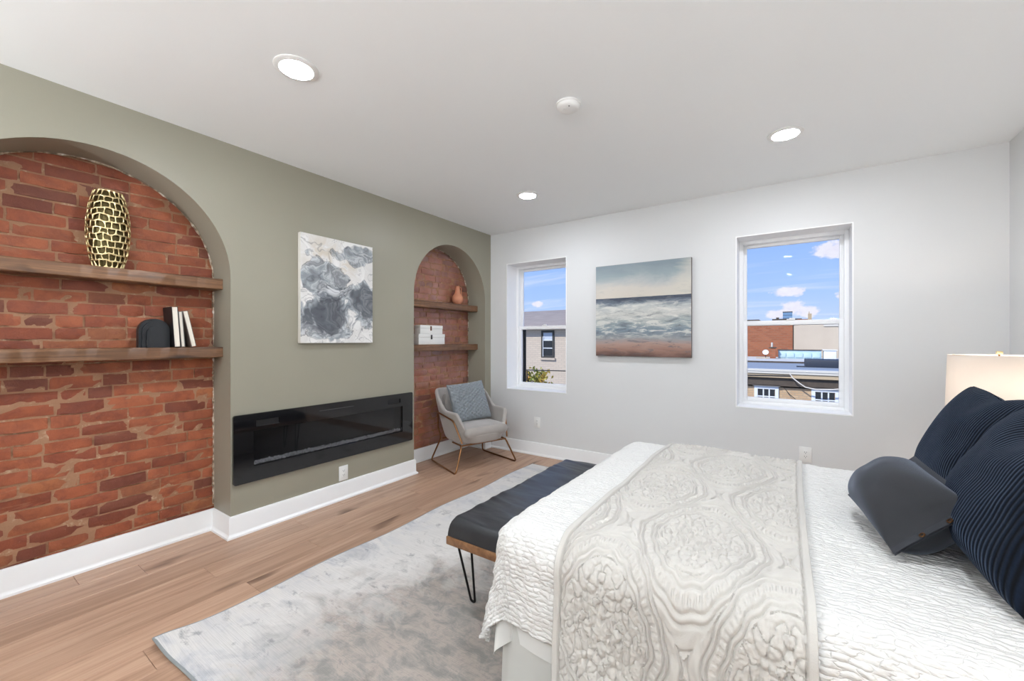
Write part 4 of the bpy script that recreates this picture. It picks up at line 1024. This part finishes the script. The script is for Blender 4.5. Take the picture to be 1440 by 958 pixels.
# ------------------------------------------------------------------ uplights added out of view to brighten the ceiling
def added_uplight(x, y, label):
    t = thing('added_uplight', label, 'lamp', (x, y, 0.0005))
    MB().lathe([(0.0, 0.0), (0.14, 0.0), (0.14, 0.012), (0.12, 0.022), (0.0, 0.026)], (x, y, 0.0005), 32).build('base', M_BLACKMETAL, t)
    MB().tube([(x, y, 0.025), (x, y, 1.60)], 0.011, 12).build('pole', M_BLACKMETAL, t)
    MB().lathe([(0.0, 1.600), (0.03, 1.602), (0.10, 1.635), (0.165, 1.70), (0.160, 1.70), (0.098, 1.642), (0.03, 1.61), (0.0, 1.609)], (x, y, 0), 36).build('bowl', M_PLASTIC, t)
    l = bpy.data.lights.new('uplight', 'POINT'); l.energy = ADDED_UPLIGHT_W; l.color = (0.92, 0.975, 1.03); l.shadow_soft_size = 0.05
    o = bpy.data.objects.new('uplight', l); C.objects.link(o); o.parent = t; o.location = (0, 0, 1.685)
added_uplight(-2.35, -1.55, 'black uplight added to fill the ceiling by the olive wall beyond the wide niche')
added_uplight(0.65, -1.15, 'black uplight added to fill the ceiling by the grey wall at the open side of the bed')

# ------------------------------------------------------------------ armchair (local: +x forward, y to its left, z up)
CH = (-2.815, 3.408); CA = math.radians(-19)
ch = thing('armchair', 'grey velvet tub armchair on a bronze wire base in the corner niche', 'armchair', (*CH, 0), (0, 0, CA))
def smooth(t): t = np.clip(t, 0, 1); return t * t * (3 - 2 * t)
nt_, nh = 120, 20
th = np.linspace(0, 2 * PI, nt_, endpoint=False)
def sup(th, a, bb_, n=3.2):
    c, s = np.cos(th), np.sin(th); r = (np.abs(c) ** n + np.abs(s) ** n) ** (-1 / n); return a * c * r, bb_ * s * r
bxs, bys = sup(th, 0.255, 0.255); tx, ty = sup(th, 0.340, 0.350, 3.6)
fwd = np.cos(th)      # 1 front, -1 back
xr = tx / 0.34
rim = 0.345 + 0.215 * smooth((0.98 - xr) / 0.45) + 0.20 * smooth((-0.15 - xr) / 0.75)
zb = 0.270
Ao = np.zeros((nt_, nh, 3)); Ai = np.zeros((nt_, nh, 3)); TH = 0.040
full = 0.76
for k_ in range(nh):
    s = k_ / (nh - 1); z = zb + (rim - zb) * s
    q = np.clip((z - zb) / (full - zb), 0, 1) ** 0.62
    kx = bxs + (tx - bxs) * q - 0.055 * smooth((z - 0.34) / 0.42) * smooth((-xr - 0.2) / 0.8); ky = bys + (ty - bys) * q
    Ao[:, k_] = np.stack([kx, ky, z], -1)
    l = np.hypot(kx, ky); Ai[:, k_] = np.stack([kx - kx / l * TH, ky - ky / l * TH, np.maximum(z, zb + 0.03)], -1)
rimo = []
for k_ in range(1, 6):
    a = PI * k_ / 6; o_ = Ao[:, -1]; i_ = Ai[:, -1]; m = (o_ + i_) / 2; hlf = (o_ - i_) / 2
    rimo.append(m + hlf * math.cos(a) + np.array([0, 0, 1.0]) * (TH / 2) * math.sin(a))
full_ = np.concatenate([Ao, np.stack(rimo, 1), Ai[:, ::-1]], 1)
b = MB(); b.grid(full_, wrap_u=True)
nvv = full_.shape[1]
b.f.append(tuple(i * nvv for i in range(nt_))[::-1]); b.sm.append(False)
b.f.append(tuple(i * nvv + nvv - 1 for i in range(nt_))); b.sm.append(False)
b.build('shell', M_CHAIR, ch, sharp=50)
bm = bmesh.new(); bmesh.ops.create_cube(bm, size=1)
def soft_box(x0, x1, y0, y1, z0, z1, r, crown=0.0):
    n = 22; u = np.linspace(-1, 1, n); U, V_ = np.meshgrid(u, u, indexing='ij')
    e_ = np.clip((1 - np.abs(U) ** 10) * (1 - np.abs(V_) ** 10), 0, 1) ** 0.4
    X = (x0 + x1) / 2 + U * (x1 - x0) / 2; Y = (y0 + y1) / 2 + V_ * (y1 - y0) / 2; zm = (z0 + z1) / 2; hz = (z1 - z0) / 2
    T_ = np.stack([X, Y, zm + hz * e_ + crown * (1 - U ** 2) * (1 - V_ ** 2)], -1); B_ = np.stack([X, Y, zm - hz * e_], -1)
    m = MB(); m.grid(T_); m.grid(B_[::-1]); return m
bm.free()
soft_box(-0.20, 0.292, -0.262, 0.262, 0.325, 0.440, 0.03, 0.012).build('seat_cushion', M_CHAIR, ch, merge=True)
o = soft_box(-0.035, 0.035, -0.225, 0.225, -0.15, 0.15, 0.03).build('back_cushion', M_CHAIR, ch, merge=True)
o.location = (-0.247, 0, 0.595); o.rotation_euler = (0, math.radians(-14), 0)
FR = 0.0085
def tubepart(name, pts, r=0.035, closed=False): return MB().tube(fillet(pts, r, 6, closed), FR, 10, closed).build(name, M_BRONZE, ch)
for s in (-1, 1):
    tubepart('sled_leg', [(0.02, s * 0.262, 0.258), (0.215, s * 0.268, 0.258), (0.275, s * 0.368, FR + 0.001), (-0.335, s * 0.330, FR + 0.001), (-0.235, s * 0.262, 0.262), (-0.255, s * 0.290, 0.372)], 0.04)
    tubepart('arm_rail', [(0.235, s * 0.272, 0.283), (0.140, s * 0.322, 0.500), (-0.180, s * 0.330, 0.545), (-0.255, s * 0.290, 0.37)], 0.03)
tubepart('front_rail', [(0.215, -0.27, 0.258), (0.215, 0.27, 0.258)])
tubepart('rear_rail', [(-0.20, -0.262, 0.258), (-0.20, 0.262, 0.258)])

# smocked cushion on the armchair
def smock(U, V_):
    a = (U * 6.5 + V_ * 8.5) ; c = (U * 6.5 - V_ * 8.5)
    d = np.minimum(np.abs((a / 1.6) % 1 - 0.5), np.abs((c / 1.6) % 1 - 0.5)) * 2
    return 0.020 * (np.clip(d, 0, 1) ** 0.6 - 0.5) * np.clip((1 - U ** 4) * (1 - V_ ** 4), 0, 1) ** 0.5
sm = pillow('throw_pillow', 0.43, 0.43, 0.15, M_CHAIRPIL, 0, 0, '', pinch=0.05, seed=23, n=96, relief=smock)
o = bpy.data.objects.new('throw_pillow', sm); C.objects.link(o)
Rc = Matrix.Rotation(CA, 3, 'Z')
fw = Rc @ Vector((1, 0, 0)); lf = Rc @ Vector((0, 1, 0)); lean = math.radians(24)
R3 = basis(Rc @ Vector((0.12, 1, 0.0)), Vector((0, 0, math.cos(lean))) - fw * math.sin(lean)) @ Matrix.Rotation(math.radians(5), 3, 'Z')
o.location = Vector((*CH, 0)) + fw * (-0.075) + lf * (-0.01) + Vector((0, 0, 0.645)); o.rotation_euler = R3.to_euler()
tag(o, 'blue grey smocked square pillow on the armchair', 'pillow')

# ------------------------------------------------------------------ outside: street, houses, roofs, tree
GZ = -7.0
M_GROUND = material('asphalt', lin(96, 96, 98), 0.9, build=lambda nt, p: {'Normal': nt.bump(nt.noise(nt.geo(), 40, 3), 0.2, 0.01)})
tag(MB().box(-120, 120, YB + 1.5, 420, GZ - 0.3, GZ).build('ground', M_GROUND), 'street and ground far below the windows', 'ground', kind='structure')
def brick_tex(name, c1, c2, cm, bw=0.22, bh=0.075, mort=0.012, rough=0.85, worn=0.3):
    def b(nt, p):
        v = nt.geo(); x, y, z = nt.sep(v)
        br = nt.new('ShaderNodeTexBrick'); nt.set(br.inputs['Vector'], nt.comb(nt.math('ADD', x, y), z, 0.0))
        br.inputs['Color1'].default_value = c1; br.inputs['Color2'].default_value = c2; br.inputs['Mortar'].default_value = cm
        br.inputs['Scale'].default_value = 1.0; br.inputs['Mortar Size'].default_value = mort; br.inputs['Brick Width'].default_value = bw; br.inputs['Row Height'].default_value = bh
        c = nt.mix(nt.math('MULTIPLY', nt.noise(v, 3.0, 5), worn), br.outputs[0], cm)
        return {'Base Color': c}
    return material(name, rough=rough, spec=0.2, build=b)
M_TANBRICK = brick_tex('tan_brick', lin(206, 176, 140), lin(194, 160, 124), lin(176, 156, 132), 0.24, 0.085)
M_REDBRICK = brick_tex('red_brick', lin(176, 104, 74), lin(150, 84, 60), lin(150, 112, 88), 0.35, 0.12, 0.02)
M_PALEBRICK = brick_tex('pale_brick', lin(206, 192, 174), lin(198, 183, 166), lin(186, 174, 160), 0.3, 0.10, 0.012, worn=0.2)
M_STUCCO = material('beige_stucco', lin(204, 190, 170), 0.9, build=lambda nt, p: {'Base Color': nt.mix(nt.noise(nt.geo(), 1.2, 5), lin(210, 197, 178), lin(190, 176, 158))})
M_ROOF = material('grey_roof', lin(146, 156, 168), 0.7, build=lambda nt, p: {'Base Color': nt.mix(nt.noise(nt.mapping(nt.geo(), (0.6, 2, 1)), 1, 4), lin(150, 160, 172), lin(128, 138, 150))})
M_ROOFL = material('pale_roof', lin(196, 196, 192), 0.8)
M_SLATE = material('grey_shingle', lin(140, 132, 134), 0.85, build=lambda nt, p: {'Base Color': nt.mix(nt.noise(nt.mapping(nt.geo(), (1.2, 1, 14)), 1.0, 5, 0.7), lin(122, 112, 104), lin(178, 164, 152))})
M_CORN = material('dark_cornice', lin(74, 66, 58), 0.8, build=lambda nt, p: {'Base Color': nt.mix(nt.noise(nt.geo(), 5, 5), lin(54, 48, 44), lin(104, 92, 80))})
M_GUTTER = material('pale_gutter', lin(212, 208, 198), 0.6)
M_STONE = material('tan_stone', lin(190, 170, 140), 0.85)
M_EXTWHITE = material('outside_white', lin(226, 230, 236), 0.6)
M_EXTDARK = material('dark_frame', lin(62, 60, 56), 0.6)
M_EXTGLASS = material('dark_pane', lin(34, 36, 38), 0.12, spec=0.6)
M_BLIND = material('window_blind', lin(190, 198, 210), 0.7)
M_NAVYBOX = material('navy_cover', lin(48, 56, 70), 0.6)
M_ICE = material('pale_blue_metal', lin(176, 208, 218), 0.5, build=lambda nt, p: {'Base Color': nt.mix(nt.noise(nt.geo(), 2.5, 4), lin(160, 198, 212), lin(206, 224, 230))})
FY = 18.0
M_HOOD = material('weathered_hood', lin(120, 116, 112), 0.8)
# tan brick house across the street (below window_2)
h1 = thing('row_house', 'tan brick house with dark cornice and grey flat roof across the street', 'house', (1.0, 25, GZ))
ZRF = 0.20
b = MB(); b.box(-6.2, 9.0, FY, 32.0, GZ, ZRF - 0.62); b.build('facade', M_TANBRICK, h1)
b = MB(); b.box(-6.2, 9.0, FY - 0.10, 32.0, ZRF - 0.22, ZRF - 0.02); b.build('roof', M_ROOF, h1)
MB().box(-6.2, 9.0, FY - 0.28, FY + 0.05, ZRF - 0.019, ZRF + 0.05).box(-6.2, 9.0, FY - 0.26, FY - 0.11, ZRF - 0.10, ZRF - 0.02).build('gutter', M_GUTTER, h1)
MB().box(-6.2, 9.0, FY - 0.22, FY - 0.105, ZRF - 0.25, ZRF - 0.105).build('frieze', M_STONE, h1)
MB().box(-6.2, 9.0, FY - 0.12, 32.0, ZRF - 0.56, ZRF - 0.255).build('cornice', M_CORN, h1)
MB().box(-6.2, 9.0, 24.5, 24.62, ZRF - 0.019, ZRF + 0.06).build('roof_seam', M_CORN, h1)
MB().box(-6.2, 9.0, 24.63, 31.9, ZRF - 0.019, ZRF + 0.03).build('upper_roof', M_ROOFL, h1)
def ext_window(root, x0, x1, z0, z1, Y, frame, glass, nx_, nz_, fw=0.09, blind=None, sill=True):
    w_ = MB().box(x0, x0 + fw, Y - 0.05, Y - 0.001, z0, z1).box(x1 - fw, x1, Y - 0.05, Y - 0.001, z0, z1).box(x0 + fw, x1 - fw, Y - 0.05, Y - 0.001, z1 - fw, z1).box(x0 + fw, x1 - fw, Y - 0.05, Y - 0.001, z0, z0 + fw)
    if sill: pass
    w_ = w_.build('window', frame, root)
    gx0, gx1, gz0, gz1 = x0 + fw, x1 - fw, z0 + fw, z1 - fw
    cw, chh = (gx1 - gx0) / nx_, (gz1 - gz0) / nz_
    for i in range(nx_):
        for j in range(nz_):
            MB().box(gx0 + i * cw + 0.02, gx0 + (i + 1) * cw - 0.02, Y - 0.02, Y - 0.002, gz0 + j * chh + 0.02, gz0 + (j + 1) * chh - 0.02).build('pane', blind if (blind and j == nz_ - 1) else glass, w_)
    if sill: MB().box(x0 - 0.05, x1 + 0.05, Y - 0.12, Y - 0.001, z1 + 0.001, z1 + 0.05).build('hood', M_HOOD, root)
    m = MB()
    for i in range(1, nx_): m.box(gx0 + i * cw - 0.02, gx0 + i * cw + 0.02, Y - 0.035, Y - 0.003, gz0, gz1)
    for j in range(1, nz_): m.box(gx0, gx1, Y - 0.034, Y - 0.003, gz0 + j * chh - 0.02, gz0 + j * chh + 0.02)
    m.build('muntin', M_EXTWHITE, w_)
for xa in (-4.63, -2.885, -1.14, 0.605, 2.35, 4.1, 5.85):
    ext_window(h1, xa, xa + 0.772, -2.0, -0.39, FY, M_EXTWHITE, M_EXTGLASS, 3, 5, 0.11)
# loose cables on the facade
M_CABLE = material('pale_cable', lin(220, 214, 204), 0.6); M_CABLED = material('dark_cable', lin(50, 48, 46), 0.6)
tag(MB().tube([(-0.05, FY - 0.33, 0.16), (0.05, FY - 0.34, -0.02), (0.25, FY - 0.34, -0.2), (0.42, FY - 0.34, -0.33), (0.75, FY - 0.34, -0.40), (1.2, FY - 0.34, -0.36), (1.7, FY - 0.34, -0.28)], 0.02, 6).build('roof_cable', M_CABLE), 'pale cable hanging over the cornice of the tan brick house', 'cable')
tag(MB().tube([(-0.2, FY - 0.17, -0.4), (-0.05, FY - 0.18, -0.62), (0.2, FY - 0.18, -0.85), (0.55, FY - 0.18, -1.0)], 0.012, 6).build('wall_cable', M_CABLED), 'thin dark cable sagging on the tan brick front', 'cable')
# things on the flat roof
ZR2 = ZRF + 0.031
ri = thing('roof_skylight', 'long pale blue metal roof unit on the flat roof', 'roof unit', (0.5, 29.5, ZR2))
MB().box(-0.62, 1.45, 29.3, 30.1, ZR2, ZR2 + 0.50, 0.02).build('casing', M_ICE, ri)
for k_ in range(5): MB().box(-0.60 + k_ * 0.41, -0.24 + k_ * 0.41, 29.26, 29.299, ZR2 + 0.08, ZR2 + 0.34, 0.005).build('side_panel', M_ICE, ri)
MB().box(-0.66, 1.5, 29.25, 30.15, ZR2 + 0.501, ZR2 + 0.53).build('cap', M_CORN, ri)
r2 = thing('roof_hatch', 'white roof box beside the pale blue roof unit', 'roof unit', (1.85, 29.6, ZR2))
MB().box(1.55, 2.12, 29.3, 29.95, ZR2, ZR2 + 0.50, 0.02).build('casing', M_EXTWHITE, r2); MB().box(1.50, 2.17, 29.25, 30.0, ZR2 + 0.501, ZR2 + 0.55, 0.01).build('lid', M_EXTWHITE, r2)
rb = thing('covered_unit', 'low navy blue box on the grey flat roof', 'roof unit', (2.0, 23, ZRF))
MB().box(0.50, 3.6, 21.2, 22.6, ZRF - 0.019, ZRF + 0.30, 0.02).build('casing', M_NAVYBOX, rb)
MB().box(0.20, 0.499, 21.15, 21.25, ZRF - 0.019, ZRF + 0.03).build('outrigger', M_NAVYBOX, rb)
ck = thing('chimney', 'small red brick chimney on the flat roof', 'chimney', (-0.85, 29.2, ZR2))
MB().box(-1.03, -0.74, 28.9, 29.25, ZR2, ZR2 + 0.62).build('stack', M_REDBRICK, ck); MB().box(-1.07, -0.70, 28.86, 29.29, ZR2 + 0.621, ZR2 + 0.69).build('cap', M_CORN, ck); MB().tube([(-0.93, 29.07, ZR2 + 0.691), (-0.93, 29.07, ZR2 + 0.95)], 0.05, 10).build('flue', M_GUTTER, ck)
dh = thing('satellite_dish', 'white satellite dish next to the small chimney', 'satellite dish', (-1.3, 29.0, ZR2))
MB().lathe([(0.0, 0.0), (0.08, 0.006), (0.16, 0.03), (0.155, 0.036), (0.08, 0.014), (0.0, 0.008)], (-1.25, 28.95, ZR2 + 0.365), 20, Matrix.Rotation(math.radians(70), 4, 'X')).build('dish', M_EXTWHITE, dh)
MB().tube([(-1.25, 28.98, ZR2 + 0.34), (-1.25, 29.0, ZR2 + 0.055)], 0.02, 8).build('mast', M_CORN, dh); MB().box(-1.75, -1.1, 28.95, 29.05, ZR2 + 0.002, ZR2 + 0.05).build('mount', M_STONE, dh)
# tall wall behind the flat roof: half brick, half stucco
h2 = thing('brick_building', 'old red brick building wall behind the flat roof', 'building', (-5, 36, GZ))
MB().box(-14, 0.10, 32.2, 40, GZ, 2.42).build('wall', M_REDBRICK, h2); MB().box(-14, 0.14, 32.15, 40.05, 2.421, 2.50).build('parapet_cap', M_CORN, h2)
h3 = thing('stucco_building', 'beige stucco building joined to the red brick wall', 'building', (6, 36, GZ))
MB().box(0.16, 13, 32.3, 40, GZ, 2.42).build('wall', M_STUCCO, h3); MB().box(0.16, 13, 32.25, 40.05, 2.421, 2.49).build('parapet_cap', M_GUTTER, h3)
MB().box(1.7, 13, 32.24, 32.299, 2.2, 2.30).build('string_course', M_GUTTER, h3)
# skyline
tw = thing('office_tower', 'distant blue glass office tower on the skyline', 'building', (-1.6, 305, GZ))
MB().box(-4.0, 0.8, 300, 310, GZ, 18.4).build('glass_block', material('tower_glass', lin(104, 134, 164), 0.3, build=lambda nt, p: {'Base Color': nt.mix(nt.math('GREATER_THAN', nt.math('FRACT', nt.math('MULTIPLY', nt.sep(nt.geo())[2], 0.55)), 0.3), lin(92, 116, 144), lin(120, 154, 186))}), tw)
MB().box(-4.1, 0.9, 299.9, 310.1, 18.41, 18.9).build('roof_band', M_CORN, tw)
bh = thing('far_house', 'distant brown brick house with chimneys on the skyline', 'house', (2.2, 84, GZ))
MB().box(0.9, 2.75, 80, 88, GZ, 4.72).build('wall', M_REDBRICK, bh); MB().box(2.25, 2.72, 79.7, 80.0, 3.0, 5.55).build('chimney', M_STONE, bh); MB().box(2.35, 2.45, 79.7, 79.95, 5.551, 5.85).build('chimney_pot', M_STONE, bh); MB().box(2.76, 4.0, 80.5, 88, GZ, 4.6).build('side_wing', M_CORN, bh)
fh = thing('far_house', 'distant pale house at the edge of the skyline', 'house', (-5.6, 84, GZ))
MB().box(-7.6, -4.6, 82, 90, GZ, 4.75).build('wall', M_PALEBRICK, fh); MB().box(-7.7, -4.5, 81.9, 90.1, 4.751, 4.9).build('parapet_cap', M_CORN, fh)
fr = thing('far_roof', 'distant low dark roof line beside the blue tower', 'building', (-1.5, 125, GZ))
MB().box(-3.8, 2.2, 120, 130, GZ, 6.6).build('wall', M_CORN, fr); MB().box(-3.0, -2.4, 121, 122, 6.601, 7.0).build('vent_stack', M_CORN, fr)
# pale brick house seen in window_1
h4 = thing('row_house', 'pale brick house with grey shingle roof and a dark framed window', 'house', (-14, 24, GZ))
MB().box(-22, -6.4, FY, 30, GZ, 1.95).build('wall', M_PALEBRICK, h4)
b = MB(); b.add([(-22, FY - 0.25, 1.951), (-6.2, FY - 0.25, 1.951), (-6.2, 24, 3.3), (-22, 24, 3.3), (-22, 30.2, 1.951), (-6.2, 30.2, 1.951)], [(0, 1, 2, 3), (3, 2, 5, 4), (0, 3, 4), (1, 5, 2), (0, 4, 5, 1)])
b.build('roof', M_SLATE, h4)
MB().box(-22, -6.2, FY - 0.33, FY - 0.251, 1.86, 2.0).build('gutter', M_GUTTER, h4)
for xa in (-17.4, -13.9, -10.42, -7.6):
    ext_window(h4, xa, xa + 0.73, 0.44, 1.80, FY, M_EXTDARK, M_EXTGLASS, 1, 3, 0.09, M_BLIND, sill=False)
    MB().box(xa - 0.06, xa + 0.79, FY - 0.08, FY - 0.001, 0.34, 0.438).build('window_sill', M_PALEBRICK, h4)
    MB().box(xa + 0.10, xa + 0.13, FY - 0.06, FY - 0.051, 0.5, 1.5).build('window_rail', M_EXTWHITE, h4)
tag(MB().tube([(-30 + 30 * t, 11.0 + 0.2 * t, 0.50 - 0.35 * math.sin(PI * t) * 0.6) for t in np.linspace(0, 1, 24)], 0.018, 6).build('overhead_wire', M_CABLED), 'dark overhead wire crossing in front of the pale brick house', 'cable')
# street tree with yellowing leaves
tr = thing('street_tree', 'small street tree with yellow green leaves below the first window', 'tree', (-7.6, 12.0, GZ))
M_BARK = material('bark', lin(84, 72, 60), 0.9)
b = MB(); b.tube([(-7.6, 12, GZ), (-7.55, 12.05, -4.5), (-7.65, 12, -2.2), (-7.55, 12, -0.6), (-7.5, 11.98, 0.3)], [0.12, 0.10, 0.08, 0.05, 0.02], 8)
r_ = random.Random(9); tips = []
for k_ in range(46):
    z0 = r_.uniform(-2.6, 0.1); a = r_.uniform(0, 2 * PI); L = r_.uniform(0.5, 1.15) * (0.55 + 0.45 * min(1, (0.9 - z0) / 2.0)); p0 = Vector((-7.58, 12, z0)); p1 = p0 + Vector((math.cos(a) * L, math.sin(a) * L, r_.uniform(0.15, 0.55)))
    b.tube([p0, (p0 + p1) / 2 + Vector((0, 0, -0.04)), p1], [0.022, 0.014, 0.006], 5); tips.append((p0, p1))
b.build('trunk', M_BARK, tr)
M_LEAF = material('autumn_leaf', rough=0.6, build=lambda nt, p: {'Base Color': nt.ramp(nt.noise(nt.geo(), 2.4, 3), [(0.36, lin(112, 128, 52)), (0.5, lin(176, 160, 66)), (0.6, lin(214, 166, 70)), (0.7, lin(150, 84, 50))])})
b = MB()
for (p0, p1) in tips:
    for k_ in range(80):
        t = r_.uniform(0.35, 1.08); c = p0.lerp(p1, t) + Vector((r_.gauss(0, 0.11), r_.gauss(0, 0.11), r_.gauss(0, 0.10))); s = r_.uniform(0.05, 0.085)
        d1 = Vector((r_.gauss(0, 1), r_.gauss(0, 1), r_.gauss(0, 1))).normalized(); d2 = d1.orthogonal().normalized()
        b.add([c - d1 * s, c + d2 * s * 0.5, c + d1 * s, c - d2 * s * 0.5], [(0, 1, 2, 3)])
tag(b.build('foliage', M_LEAF, tr), 'yellow green leaves', kind='stuff')
